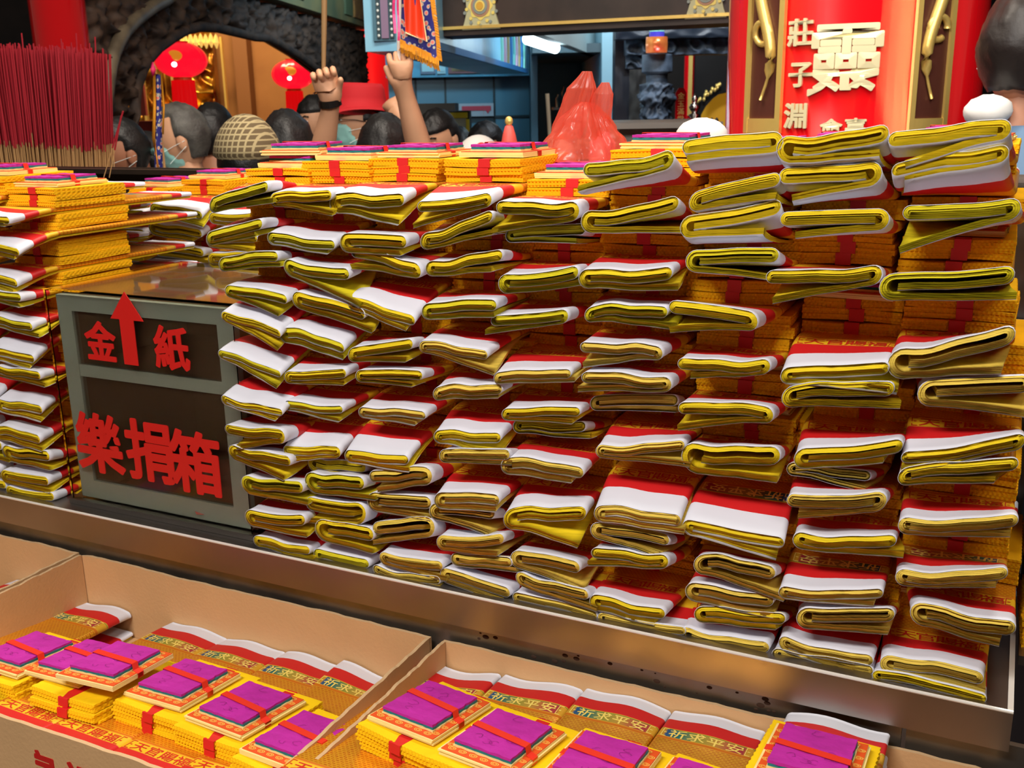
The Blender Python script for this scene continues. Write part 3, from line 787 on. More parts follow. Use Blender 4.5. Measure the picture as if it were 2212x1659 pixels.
where = ['first set in the middle carton', 'second set in the middle carton', 'third set in the middle carton', 'fourth set in the middle carton', 'last set in the middle carton',
         'first set in the right carton', 'second set in the right carton', 'third set in the right carton', 'fourth set in the right carton', 'raised last set in the right carton']
xs = [-1.335, -1.125, -1.01, -.892, -.785, -.635, -.512, -.392, -.272, -.13]
zs = [-.178, -.172, -.172, -.172, -.168, -.125, -.117, -.108, -.105, -.072]
off = [0, .0, .0, -.02, -.02, .03, 0, -.01, -.04, -.02]
for i in range(10):
    boxset(xs[i], zs[i], rnd, i, 2 if i == 1 else 1, 'of the '+where[i], yb=-.006, yoff=[.01, .0, .03, .02, -.01, .05, .045, .03, .0, .08][i], rz=[0, .05, .0, -.02, -.1, -.16, -.06, -.03, -.1, .0][i],
           pc=[(62, 1393), (225, 1432), (398, 1456), (528, 1508), (652, 1576), (922, 1508), (1082, 1575), (1300, 1628), (1500, 1690), (1752, 1612)][i])
# sheafs packed underneath, so that the upper ones lie on something
for i in range(10):
    zt = zs[i]-.0068; z = TZ+.009
    if zt-z < .004: continue
    n = int((zt-z)/.0112)+0
    for j in range(max(n, 1)):
        rr = random.Random(i*10+j)
        zz = z+j*.0112
        if zz+.005 > zs[i]-.005: break
        W = .114
        sheaf(-.386, xs[i]-W/2, zz, xs[i]+W/2, zz, .0105, 0, zz, rr, drop=0, text=False, Lsheaf=.38, label='folded sheaf under the %s, %s up' % (where[i].replace(' from the left', '').replace(' and last', ''), ['one', 'two', 'three', 'four', 'five', 'six', 'seven', 'eight', 'nine', 'ten', 'eleven'][j]), group='sheafs packed underneath')
# left box: one visible set
boxset(-1.50, -.172, rnd, 3, 1, 'in the carton cut by the left edge', yb=-.006, psh=(-.03, -.06))
# ================================================================== the hall behind
def same_z(x0, y0, D0, x1, y1):
    a0, z = had(x0, y0, D0); a, k = had(x1, y1, 1.0); D1 = z/k
    return (a0, D0), (a*D1, D1), z
def slabX(p0, p1):
    (a0, D0), (a1, D1) = p0, p1; L = math.hypot(a1-a0, D1-D0); ua, ud = (a1-a0)/L, (D1-D0)/L
    na, nd = ud, -ua                    # towards the camera
    if na*(-a0)+nd*(-D0) < 0: na, nd = -na, -nd
    return L, lambda u, z, d: tuple(cw(a0+ua*u+na*d, D0+ud*u+nd*d, z))
ZF = -1.5                               # floor, below the camera height
area('hall_lamp_crowd', tuple(cw(-.4, 2.6, 2.2)), tuple(cw(-.5, 4.2, 0)), 1.6, .5, 60, (1.0, .90, .78))
area('hall_lamp_pillar', tuple(cw(.9, 1.2, 1.3)), tuple(cw(1.15, 3.4, .1)), .12, 1.0, 26, (1.0, .93, .84))
area('shrine_lamp', tuple(cw(-2.6, 9.6, 2.6)), tuple(cw(-3.1, 12, .4)), 1.5, .5, 190, (1.0, .74, .42))
area('column_fill_light', tuple(cw(1.0, 4.9, 1.5)), tuple(cw(1.05, 6.2, -.2)), .5, .3, 30, (.8, .9, 1.0))  # added fill light, brightens the dark dragon column; not a lamp of the hall
area('kitchen_lamp', tuple(cw(.1, 6.9, 1.3)), tuple(cw(.1, 8.2, -.2)), 1.2, .3, 85, (.72, .90, 1.0))
M_LAC = mat('red_lacquer', (214, 0, 16), .22, coat=1.0)
M_LAC2 = mat('dark_red_lacquer', (176, 0, 10), .2, coat=1.0)
M_GLD = mat('gold_leaf', (250, 214, 120), .35, metal=.55, bump=.3, bscale=60)
M_WOOD = mat('dark_carved_wood', (70, 50, 36), .75, bump=.5, bscale=60, col2=(34, 22, 16), vscale=14)
M_MOLD = mat('worn_moulding', (112, 100, 80), .45, col2=(70, 60, 48), vscale=8)
M_BROWN = mat('chocolate_brown_inlay', (84, 44, 34), .4)
M_BEAM = mat('sooty_beam_paint', (58, 46, 40), .55, col2=(38, 30, 26), vscale=5)
M_BLUE = mat('blue_wall_tile', (70, 132, 160), .35, var=.12, vscale=1.5)
M_BLUED = mat('dark_teal', (20, 56, 66), .5)
M_PAINT = mat('painted_teal_blue', (60, 150, 190), .5, col2=(40, 90, 120), vscale=5)
M_OLIVE = mat('painted_olive', (110, 104, 66), .6, col2=(70, 84, 62), vscale=3)
M_TAN = mat('tan_plaster', (176, 122, 66), .7, col2=(150, 98, 50), vscale=1.2)
M_WHITE = mat('white_paint', (226, 240, 238), .5)
M_BLK = mat('black_lacquer', (18, 16, 16), .4)
M_STONE = mat('blue_grey_stone', (110, 128, 150), .55, bump=1, bscale=25, col2=(36, 44, 56), vscale=9)

# floor and walls
def hbox(a0, a1, D0, D1, z0, z1, name, m, par=None):
    mb = MB(); mb.box((a0, D0, z0), (a1, D1, z1), X=lambda a, d, z: tuple(cw(a, d, z))); return mb.obj(name, m, par)
struct(hbox(-9, 7, -3.5, 14, ZF-.05, ZF, 'floor', mat('dark_floor_stone', (70, 62, 56), .5, var=.2, vscale=2)))
struct(hbox(-7.5, -1.2, 12.4, 12.5, ZF, 4, 'wall_rear_left', M_TAN))
struct(hbox(.7, 6.5, 10.5, 10.6, ZF, 4, 'wall_rear_right', M_BLK))
struct(hbox(-7.6, -7.5, -3.5, 12.5, ZF, 4, 'wall_left', mat('dark_brown_wall', (46, 34, 28), .7)))
struct(hbox(6.5, 6.6, -3.5, 10.6, ZF, 4, 'wall_right', mat('dark_brown_wall', (66, 48, 38), .7)))
struct(hbox(-7.5, 6.5, -3.6, -3.5, ZF, 4, 'wall_behind_camera', mat('warm_plaster', (150, 118, 92), .8)))
struct(hbox(had(-260, 100, 6.4)[0], had(88, 100, 6.4)[0], 6.4, 6.5, ZF, 4, 'wall_left_screen', mat('near_black_timber', (40, 30, 26), .6, col2=(22, 18, 16), vscale=6)))
# tall panel between beams on the tan wall
hb = hbox(*(had(500, 100, 12.1)[0], had(530, 100, 12.1)[0]), 12.15, 12.39, ZF, 4, 'trim_1', mat('brown_timber', (140, 92, 50), .6)); struct(hb)

# ---- carved arch screen
pA, pB, ztop = same_z(790, 68, 10.0, 560, 0)
LA, XA0 = slabX(pB, pA)
def archuv(x, y):                       # pixel to (u, z) on the screen's plane
    a, k = had(x, y, 1.0)
    (a0, D0), (a1, D1) = pB, pA
    # (a0 + t(a1-a0)) = a*(D0 + t(D1-D0))
    t = (a*D0-a0)/((a1-a0)-a*(D1-D0)); D = D0+t*(D1-D0)
    return t*LA, k*D
OPEN = [(285,372),(281,330),(276,290),(272,250),(272,215),(276,185),(288,150),(301,127),(322,104),(351,84),(385,64),(415,58),(451,60),(502,72),(535,80),(562,82),(585,92),(635,122),(685,160),(709,190),(728,225),(742,265),(750,372)]
ouv = [archuv(*p) for p in OPEN]
zlow = min(z for u, z in ouv)
ouv = [(ouv[0][0], ZF)]+ouv+[(ouv[-1][0], ZF)]
def inside(u, z, P):
    c = False; n = len(P)
    for i in range(n):
        (x1, y1), (x2, y2) = P[i], P[i-1]
        if (y1 > z) != (y2 > z) and u < (x2-x1)*(z-y1)/(y2-y1)+x1: c = not c
    return c
uL, uR = archuv(172, 200)[0], archuv(786, 200)[0]
nu, nz = 330, 170; z0g, z1g = ZF+.9, ztop+1.25
V = []
for j in range(nz+1):
    for i in range(nu+1):
        u = uL+(uR-uL)*(i/nu); z = z0g+(z1g-z0g)*j/nz
        p = Vector((u*7+.5*noise.noise(Vector((u*5, z*5, 0))), z*12, 2.2)); q = noise.noise(p); r = noise.noise(p*2.1+Vector((5, 1, 0)))
        h = .030*(1-abs(q)*3.4)+.020*(1-abs(r)*3.0)
        V.append(XA0(u, z, .03+max(h, -.05)))
F = []
for j in range(nz):
    for i in range(nu):
        u = uL+(uR-uL)*((i+.5)/nu); z = z0g+(z1g-z0g)*(j+.5)/nz
        if z > ztop-.02 or inside(u, z, ouv): continue
        a = j*(nu+1)+i; F.append((a, a+1, a+nu+2, a+nu+1))
used = sorted({i for f in F for i in f}); mp_ = {v: i for i, v in enumerate(used)}
arch = empty('carved_arch_screen', tuple(XA0(LA/2, ZF, 0))); tag(arch, 'dark carved wooden arch screen with a cusped opening behind the crowd', 'carved screen')
l0 = tuple(XA0(LA/2, ZF, 0))
mesh('carving', [V[i] for i in used], [tuple(mp_[i] for i in f) for f in F], M_WOOD, arch, l0, True)
mb = MB()
mb.prism([(uL, ZF), (ouv[0][0]-.02, ZF), (ouv[0][0]-.02, ztop-.02), (uL, ztop-.02)], XA0, -.04, -.02)
mb.prism([(ouv[-1][0]+.02, ZF), (uR, ZF), (uR, ztop-.02), (ouv[-1][0]+.02, ztop-.02)], XA0, -.04, -.02)
up = [p for p in ouv if p[1] > .15]
for p, q in zip(up, up[1:]):
    if abs(q[0]-p[0]) > .01: mb.prism([(min(p[0], q[0]), p[1] if p[0] < q[0] else q[1]), (max(p[0], q[0]), q[1] if p[0] < q[0] else p[1]), (max(p[0], q[0]), ztop-.02), (min(p[0], q[0]), ztop-.02)], XA0, -.04, -.02)
mb.obj('back_board', M_BLK, arch, l0)
mb = MB(); mb.tube([XA0(u, z, .045) for u, z in ouv], .028, 8, sq=(1, 1)); mb.obj('inner_moulding', M_WOOD, arch, l0, True)
om = [(345,-8),(334,0),(310,12),(288,27),(262,48),(241,70),(228,92),(217,117),(210,145),(206,170),(202,205),(200,240)]
mb = MB(); mb.tube([XA0(*archuv(*p), .06) for p in om], .032, 10); mb.obj('outer_moulding', M_MOLD, arch, l0, True)
mb = MB(); mb.prism([(uL, ztop), (uR+.02, ztop), (uR+.02, ztop+.9), (uL, ztop+.9)], XA0, -.1, .12); ob = mb.obj('painted_lintel', M_OLIVE, arch, l0)
PPM = [mat('teal_paint', (72, 140, 136), .6), mat('rust_paint', (150, 84, 54), .6), mat('ochre_paint', (140, 106, 52), .6, col2=(110, 70, 40), vscale=12), mat('green_paint', (62, 84, 60), .6)]
for k, (x0, x1, c) in enumerate(((560, 588, 0), (596, 606, 1), (612, 622, 2), (712, 728, 3), (732, 776, 2))):
    ua, ub = archuv(x0, 30)[0], archuv(x1, 40)[0]
    n = 14; out = [(ua+.02*math.sin(i), ztop+.05+.9*i/n) for i in range(n)]+[(ub+.02*math.sin(i), ztop+.05+.9*i/n) for i in range(n-1, -1, -1)]
    mb = MB(); mb.prism(out, XA0, .12, .135); mb.obj('painted_panel', PPM[c], arch, l0)

# ---- red columns
def column_at(px, py_, D, r, name, label, m):
    a, _ = had(px, py_, D); p = cw(a, D, 0)
    mb = MB(); mb.lathe([(r, ZF-p[2]+0+.0), (r, 4-p[2])], (p[0], p[1], p[2]), 40)
    o = mb.obj(name, m, None, (p[0], p[1], ZF), True); 
    for q in o.data.polygons: q.use_smooth = len(q.vertices) == 4
    return tag(o, label, 'pillar')
def cz(z): return z+CAM[2]
column_at(134, 100, 4.55, .112, 'red_pillar', 'slim glossy red pillar behind the incense sticks on the left', M_LAC2)
column_at(809, 120, 10.9, .148, 'red_pillar', 'slim glossy red pillar above the red hat', M_LAC)
# big lettered pillar
aL, _ = had(1571, 140, 1.0); aR, _ = had(2128, 140, 1.0)
tL, tR = math.atan(aL), math.atan(aR); tc_, hw = (tL+tR)/2, (tR-tL)/2; dist = 3.3; RP = dist*math.sin(hw)
ac_, Dc_ = dist*math.sin(tc_), dist*math.cos(tc_)
pc = cw(ac_, Dc_, 0)
mb = MB(); mb.lathe([(RP, ZF), (RP, 3.2)], tuple(pc), 96)
big = mb.obj('lettered_pillar', M_LAC, None, (pc[0], pc[1], CAM[2]+ZF), True)
for q in big.data.polygons: q.use_smooth = len(q.vertices) == 4
tag(big, 'huge glossy red pillar with gilt lettering and brown dragon strips at the right', 'pillar')
t0_ = math.atan2(CAM[1]-pc[1], CAM[0]-pc[0])     # direction towards the camera
def XP(s, z, d): th = t0_+s/RP; return (pc[0]+(RP+d)*math.cos(th), pc[1]+(RP+d)*math.sin(th), CAM[2]+z)
def pil(x, y):                           # pixel to (arc length, height) on the pillar
    d = ray(x, y); ox, oy = CAM[0]-pc[0], CAM[1]-pc[1]
    A = d[0]**2+d[1]**2; B = 2*(ox*d[0]+oy*d[1]); Cc = ox*ox+oy*oy-RP*RP
    disc = B*B-4*A*Cc
    t = (-B-math.sqrt(max(disc, 0)))/(2*A); P = CAM+d*t
    th = math.atan2(P[1]-pc[1], P[0]-pc[0]); s = (th-t0_+math.pi) % (2*math.pi)-math.pi
    return s*RP, P[2]-CAM[2]
locp = (pc[0], pc[1], CAM[2]+ZF)
def strip(x0, x1, y, nm, mats, flipm):
    s0, s1 = pil(x0, y)[0], pil(x1, y)[0]; lo, hi = min(s0, s1), max(s0, s1)
    zb_ = pil((x0+x1)/2, 272)[1]
    def curved(mb, a, b, z0, z1, d0, d1, m):
        n = 8
        for i in range(n):
            u0, u1 = a+(b-a)*i/n, a+(b-a)*(i+1)/n
            mb.prism([(u0, z0), (u1, z0), (u1, z1), (u0, z1)], XP, d0, d1, m)
    mb = MB(); curved(mb, lo, hi, zb_-.02, 2.4, 0, .006, 0)
    st = mb.obj('inlay_strip', M_BROWN, big, locp)
    mb = MB(); e = (hi-lo)*.13
    curved(mb, lo-e*.3, lo+e*.7, zb_-.02, 2.4, .0, .014, 0); curved(mb, hi-e*.7, hi+e*.3, zb_-.02, 2.4, .0, .014, 0); curved(mb, lo+e*.7, hi-e*.7, zb_-.02, zb_+.02, .0, .013, 0)
    mb.obj('gilt_border', M_GLD, st, locp)
    mb = MB(); mid = (lo+hi)/2; wv = (hi-lo)*.24; sg = -1 if flipm else 1
    pts = []; rr = []
    for i in range(70):
        t = i/69; z = zb_+.07+t*1.3
        pts.append(XP(mid+sg*wv*math.sin(t*16+.4*math.sin(t*9)), z, .014)); rr.append(.006+.010*abs(math.sin(t*7+.4)) if i > 3 else .004)
    mb.tube(pts, rr, 8)
    for (tz, ds, r) in ((.245, -.1, .026), (.62, .1, .028), (1.0, -.1, .026)):
        mb.tube([XP(mid+sg*ds*wv+r*math.cos(a), zb_+tz+r*1.1*math.sin(a), .014+.004*math.sin(a)) for a in np.linspace(0, 5.4, 20)], [.009]*20, 8)
    for q in range(3):                  # hanging tassels near the top
        u = mid+(q-1)*wv*.5; z = zb_+.50-.03*(q % 2)
        mb.tube([XP(u-.01*q, z+.14, .012), XP(u, z+.05, .014), XP(u, z, .012)], [.008, .010, .014], 8)
        mb.tube([XP(u, z, .012), XP(u, z-.02, .012)], [.012, .003], 8)
    mb.obj('dragon_relief', M_GLD, st, locp, True)
strip(1622, 1692, 140, 'l', None, False)
strip(1972, 2046, 140, 'r', None, True)
def pletter(ch, x, y, wpx, nm, off=.03, sx=1.0):
    s, z = pil(x, y); s1, z1 = pil(x, y+wpx); size = abs(z-z1)*1.08
    sgn = 1 if pil(x+20, y)[0] > s else -1
    mb = MB(); glyph_solid(mb, ch, lambda a, b, d: XP(s+sgn*a, z+b, d), size, 0, off, 0, .008, sx)
    mb.obj(nm, mat('bright_gold_leaf', (255, 244, 196), .3, metal=.35), big, locp)
pletter('靈', 1828, 128, 158, 'large_gilt_character', .021, 1.0)
pletter('莊', 1731, 70, 56, 'small_gilt_character'); pletter('子', 1731, 160, 54, 'small_gilt_character'); pletter('淵', 1721, 250, 52, 'small_gilt_character')
pletter('會', 1795, 280, 44, 'small_gilt_character'); pletter('臺', 1847, 278, 44, 'small_gilt_character')

# ---- big beam across the middle
p0, p1, zb = same_z(880, 82, 4.6, 1560, 50)
ex = lambda p, q, k: (p[0]+(p[0]-q[0])*k, p[1]+(p[1]-q[1])*k)
p0e, p1e = ex(p0, p1, .12), ex(p1, p0, .6)
LB, XBm = slabX(p0e, p1e)
def bu(x, y=40):
    a, k = had(x, y, 1.0); (a0, D0), (a1, D1) = p0e, p1e
    t = (a*D0-a0)/((a1-a0)-a*(D1-D0)); return t*LB
mb = MB(); mb.prism([(0, zb), (LB, zb), (LB, zb+.55), (0, zb+.55)], XBm, -.22, 0)
lb = tuple(XBm(LB/2, zb, 0)); bm = mb.obj('painted_beam', M_BEAM, None, lb); tag(bm, 'dark painted beam with gilt trim and round medallions across the top', 'beam'); bm['kind'] = 'thing'
mb = MB()
mb.prism([(0, zb+.024), (LB, zb+.024), (LB, zb+.036), (0, zb+.036)], XBm, 0, .012)
mb.obj('gilt_trim', M_GLD, bm, lb)
for (x0, x1) in ((1003, 1078), (1484, 1566)):
    ua, ub = bu(x0), bu(x1); uc = (ua+ub)/2; hwid = (ub-ua)/2; zc = zb+.036+hwid*.95
    mb = MB()
    out = []
    for i in range(24):                 # pinched panel outline
        t = i/23; out.append((uc+hwid*(1.1-.28*math.sin(t*math.pi)), zb+.02+t*hwid*2.2))
    out += [(2*uc-u, z) for u, z in reversed(out)]
    mb.prism(out, XBm, 0, .008, 0)
    def disc(r, d, m, k=0, n=40):
        mb.prism([(uc+r*math.cos(t)*(1+k*math.cos(8*t)), zc+r*math.sin(t)*(1+k*math.cos(8*t))) for t in np.linspace(0, 2*math.pi, n+1)[:-1]], XBm, .008, d, m)
    disc(hwid*.66, .010, 1, .09); disc(hwid*.54, .012, 2); disc(hwid*.42, .014, 3); disc(hwid*.28, .016, 1); disc(hwid*.2, .018, 4)
    for i in range(10):
        t = i/10*2*math.pi
        for rr_, mm in ((.80, 1), (.95, 3)):
            uu, zz = uc+hwid*rr_*math.cos(t+rr_), zc+hwid*rr_*1.05*math.sin(t+rr_)
            if zz > zb+.03: mb.prism([(uu+hwid*.09*math.cos(q), zz+hwid*.09*math.sin(q)) for q in np.linspace(0, 2*math.pi, 9)[:-1]], XBm, .008, .012, mm)
    mb.obj('painted_medallion', [mat('pale_sage_paint', (178, 178, 140), .6), mat('pale_yellow_paint', (226, 206, 110), .5), mat('dusty_rose_paint', (168, 128, 100), .6), mat('blue_grey_paint', (130, 140, 134), .6), mat('amber_paint', (204, 158, 60), .5)], bm, lb)
# bracket in teal and lilac left of the beam
a0, zt_ = had(803, 12, 4.4); a1, zb_ = had(856, 88, 4.4)
mb = MB(); bX = lambda a, d, z: tuple(cw(a, d, z))
mb.box((a0, 4.4, zb_), (a1, 4.62, zt_+.4), 0, bX)
w_ = a1-a0
mb.box((a0+w_*.38, 4.39, zb_+.01), (a0+w_*.7, 4.4, zt_+.4), 1, bX)
mb.box((a0+w_*.18, 4.392, zb_+.01), (a0+w_*.34, 4.4, zt_+.4), 2, bX); mb.box((a0+w_*.74, 4.392, zb_+.01), (a0+w_*.92, 4.4, zt_+.4), 2, bX)
for i in range(16):
    for k in (.26, .83): mb.ball(tuple(cw(a0+w_*k, 4.39, zb_+.02+i*.024)), (.006, .004, .006), 8, 5, 3)
pb = tuple(cw(a0, 4.4, zb_)); o = mb.obj('painted_bracket', [mat('teal_bracket_paint', (60, 110, 130), .5), mat('lilac_paint', (132, 110, 140), .6), M_BLUED, M_WHITE], None, pb); tag(o, 'teal and lilac painted bracket above the red pillar', 'bracket')

# ---- blue tiled kitchen
aW0, aW1 = had(840, 200, 8.5)[0], had(1143, 200, 8.5)[0]
kw = hbox(aW0, aW1, 8.5, 8.6, ZF, 3.2, 'wall_kitchen', M_BLUE); struct(kw)
g = MB(); gX = bX
for x in (898, 962, 1067): a = had(x, 200, 8.49)[0]; g.box((a-.008, 8.485, ZF), (a+.008, 8.5, had(x, 165, 8.5)[1]), 0, gX)
for y in (252,): z = had(1050, y, 8.49)[1]; g.box((aW0, 8.484, z-.008), (aW1, 8.5, z+.008), 0, gX)
g.obj('tile_joints', M_BLUED, kw)
aS = had(1192, 200, 8.2)[0]
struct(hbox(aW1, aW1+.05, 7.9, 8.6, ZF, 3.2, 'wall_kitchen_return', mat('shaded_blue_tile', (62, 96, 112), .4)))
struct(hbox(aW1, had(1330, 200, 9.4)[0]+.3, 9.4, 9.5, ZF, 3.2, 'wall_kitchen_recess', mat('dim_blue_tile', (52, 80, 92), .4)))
aP0, aP1 = had(1300, 150, 7.4)[0], had(1327, 150, 7.4)[0]
struct(hbox(aP0, aP1, 7.4, 9.4, ZF, 3.2, 'wall_kitchen_end', mat('pale_blue_render', (150, 190, 206), .5)))
# painted band on the rear wall
z0_, z1_ = had(1000, 166, 8.4)[1], had(1000, 118, 8.4)[1]
pbm = hbox(aW0, aW1, 8.36, 8.5, z0_, z1_, 'painted_wall_band', M_PAINT); tag(pbm, 'blue painted band along the top of the tiled kitchen wall', 'painted band')
mb = MB()
for (x0, x1, c) in ((968, 1042, 0), (1046, 1062, 1), (908, 940, 2), (870, 890, 1), (944, 962, 1)):
    a, b = had(x0, 140, 8.35)[0], had(x1, 140, 8.35)[0]; h = (z1_-z0_)
    e = (b-a)*.1
    mb.box((a, 8.345, z0_+h*.15), (b, 8.36, z1_-h*.12), c, gX); mb.box((a+e, 8.34, z0_+h*.25), (b-e, 8.345, z1_-h*.22), 3 if c == 0 else 1, gX)
mb.obj('painted_cartouches', [mat('mauve_paint', (110, 84, 96), .6), mat('light_cyan_paint', (140, 200, 220), .5), mat('grey_blue_paint', (90, 120, 150), .6), mat('khaki_paint', (110, 110, 76), .6, col2=(70, 60, 50), vscale=14)], pbm)
# receding painted beam
q0, q1, zq = same_z(1137, 159, 7.8, 945, 108)
LQ, XQ = slabX(q1, q0)
mb = MB(); mb.prism([(0, zq), (LQ, zq), (LQ, zq+.9), (0, zq+.9)], XQ, -.3, 0)
lq = tuple(XQ(0, zq, 0)); o = mb.obj('receding_beam', mat('light_blue_painted_beam', (96, 170, 214), .3, col2=(150, 210, 236), vscale=2.5), None, lq); tag(o, 'light blue painted beam receding above the tiled kitchen', 'beam'); o['kind'] = 'thing'
mb = MB()
for i in range(9):
    u = LQ*(.58+.045*i); c = i % 4
    n = 10; out = [(u+.018*math.sin(j*1.3), zq+.02+.8*j/n) for j in range(n)]+[(u+.055+.018*math.sin(j*1.3), zq+.02+.8*j/n) for j in range(n-1, -1, -1)]
    mb.prism(out, XQ, 0, .01, c)
mb.prism([(0, zq), (LQ, zq), (LQ, zq+.03), (0, zq+.03)], XQ, 0, .014, 3)
mb.obj('painted_stripes', [mat('mint_stripe', (120, 196, 180), .5), mat('rose_stripe', (188, 150, 170), .5), mat('gold_stripe', (160, 140, 90), .5), mat('deep_blue_stripe', (40, 110, 170), .5)], o, lq)
# white bulkhead and soffit
r0, r1, zr_ = same_z(1320, 134, 9.3, 1165, 72)
LR, XR2 = slabX(r1, r0)
mb = MB(); mb.prism([(0, zr_), (LR, zr_), (LR, zr_+.9), (0, zr_+.9)], XR2, -.06, 0); o = mb.obj('trim_2', M_WHITE); struct(o)
o = hbox(had(1146, 160, 8.2)[0], aP0, 7.5, 9.4, zr_, zr_+.06, 'ceiling_kitchen', mat('soffit_paint', (70, 86, 92), .6)); struct(o)
# fluorescent lamp
A_, B_ = cw(*((lambda q: (q[0], 6.0, q[1]))(had(1140, 84, 6.0)))), cw(*((lambda q: (q[0], 6.5, q[1]))(had(1199, 104, 6.5))))
mb = MB(); mb.tube([tuple(A_), tuple(B_)], .032, 12)
o = mb.obj('fluorescent_lamp', mat('lit_tube', (235, 250, 255), .4, emit=(225, 245, 255), es=9), None, tuple(A_)); tag(o, 'glowing white fluorescent tube on the kitchen ceiling', 'lamp')
mb = MB(); mb.tube([tuple(A_+np.array([0, 0, .05])), tuple(B_+np.array([0, 0, .05]))], .03, 6); mb.obj('fixture', M_WHITE, o, tuple(A_))
# sign plaque
a0, z1s = had(986, 224, 8.3); a1, z0s = had(1066, 251, 8.3)
mb = MB(); mb.box((a0, 8.44, z0s), (a1, 8.48, z1s), 0, gX)
for k in range(4):
    u = a0+(a1-a0)*(.12+.2*k); s_ = (z1s-z0s)
    mb.box((u, 8.435, z0s+s_*.45), (u+.06, 8.44, z0s+s_*.8), 1, gX)
mb.box((a0+(a1-a0)*.72, 8.435, z0s+s_*.1), (a0+(a1-a0)*.725, 8.44, z1s-s_*.1), 1, gX)
uu = a0+(a1-a0)*.84; mb.prism([(uu, z0s+s_*.2), (uu+.02, z0s+s_*.5), (uu, z0s+s_*.8), (uu-.02, z0s+s_*.5)], lambda a, z, d: tuple(cw(a, 8.44-d, z)), 0, .006, 1)
o = mb.obj('wall_sign', [mat('pale_blue_sign', (150, 178, 196), .5), mat('faded_red_print', (176, 60, 84), .5)], None, tuple(cw(a0, 8.44, z0s))); tag(o, 'pale sign with red marks on the blue tiled wall', 'sign')
# shelf with clutter and broomstick in the recess
a0, z = had(1195, 232, 8.6); a1, _ = had(1300, 232, 8.6)
mb = MB(); mb.box((a0, 8.5, z-.02), (a1, 8.9, z), 0, gX); o = mb.obj('kitchen_shelf', M_STEEL2, None, tuple(cw(a0, 8.5, z))); tag(o, 'steel shelf in the dim recess beside the plastic bag', 'shelf')
rr5 = random.Random(8)
for k in range(6):
    u = a0+.05+(a1-a0-.1)*k/6; p = cw(u, 8.62, z)
    mb = MB(); h = rr5.uniform(.08, .17); mb.lathe([(.028, 0), (.030, h*.7), (.014, h*.85), (.014, h)], tuple(p), 10)
    o = mb.obj('kitchen_jar', mat('bluish_jar', (96, 130, 146), .25), None, tuple(p), True); tag(o, '%s bluish jar from the left on the kitchen shelf' % ORDN[k], 'jar', 'jars on the kitchen shelf')
A_ = cw(*((lambda q: (q[0], 6.2, q[1]))(had(1182, 202, 6.2)))); B_ = cw(*((lambda q: (q[0], 6.2, q[1]))(had(1188, 300, 6.2))))
mb = MB(); mb.tube([tuple(A_), tuple(A_+(B_-A_)*2.8)], .012, 8); o = mb.obj('broomstick', mat('pale_wood', (176, 150, 120), .6)); tag(o, 'thin pale wooden stick standing left of the plastic bag', 'stick')
# yellow framed ticket machine
a0, z1m = had(947, 240, 6.2); a1, z0m = had(1016, 330, 6.2)
p = cw(a0, 6.2, ZF); mb = MB()
mb.box((a0, 6.2, ZF), (a1, 6.55, z1m), 0, gX); mc = mb.obj('vending_machine', M_BLK, None, tuple(p)); tag(mc, 'yellow framed machine with a blue lit screen behind the crowd', 'machine')
mb = MB(); h = z1m-z0m; mb.box((a0+.01, 6.17, z1m-h*.17), (a1-.01, 6.2, z1m-.01), 0, gX); mb.box((a1-.02, 6.17, ZF), (a1, 6.2, z1m-h*.2), 0, gX); mb.obj('yellow_frame', mat('yellow_enamel', (222, 206, 24), .4), mc, tuple(p))
mb = MB(); mb.box((a0+.01, 6.18, z1m-h*.42), (a1-.02, 6.2, z1m-h*.18), 0, gX); mb.obj('sign_panel', mat('pale_green_panel', (186, 208, 190), .5), mc, tuple(p))
mb = MB(); mb.box((a0+.02, 6.185, z0m), (a1-.025, 6.2, z1m-h*.45), 0, gX); mb.obj('screen', mat('blue_screen', (60, 120, 210), .3, emit=(60, 120, 220), es=.7), mc, tuple(p))
a0, z1m = had(898, 224, 6.6); a1, _ = had(985, 300, 6.6)
o = hbox(a0, a1, 6.6, 7.1, ZF, z1m, 'metal_cabinet', mat('grey_metal_cabinet', (84, 84, 80), .45, metal=.4)); tag(o, 'grey metal cabinet behind the yellow framed machine', 'cabinet')

# ---- stone gateway on the right
def rel_slab(x0, y0, x1, y1, D, name, m, label, cat, amp=.03, fr=16, nx=80, ny=30):
    a0, z1s = had(x0, y0, D); a1, z0s = had(x1, y1, D)
    V = []; F = []
    for j in range(ny+1):
        for i in range(nx+1):
            a = a0+(a1-a0)*i/nx; z = z0s+(z1s-z0s)*j/ny
            h = amp*(1-2.4*abs(noise.noise(Vector((a*fr, z*fr, D)))))
            if i in (0, nx) or j in (0, ny): h = 0
            V.append(tuple(cw(a, D-max(h, 0), z)))
    for j in range(ny):
        for i in range(nx): k = j*(nx+1)+i; F.append((k, k+1, k+nx+2, k+nx+1))
    b0 = len(V); V += [tuple(cw(a, D+.15, z)) for a, z in ((a0, z0s), (a1, z0s), (a1, z1s), (a0, z1s))]
    c = [0, nx, (ny+1)*(nx+1)-1, ny*(nx+1)]
    F += [(c[i], c[(i+1) % 4], b0+(i+1) % 4, b0+i) for i in range(4)]+[(b0, b0+1, b0+2, b0+3)]
    o = mesh(name, V, F, m, None, tuple(cw(a0, D, z0s)), True); tag(o, label, cat); return o
rel_slab(1352, 86, 1600, 116, 6.4, 'carved_stone_lintel', M_STONE, 'grey carved stone lintel left of the huge red pillar', 'stone lintel')['kind'] = 'thing'
rel_slab(1352, 86, 1392, 148, 6.45, 'carved_corner_bracket', M_STONE, 'carved stone bracket at the left end of the lintel', 'stone bracket', .03, 16, 24, 30)
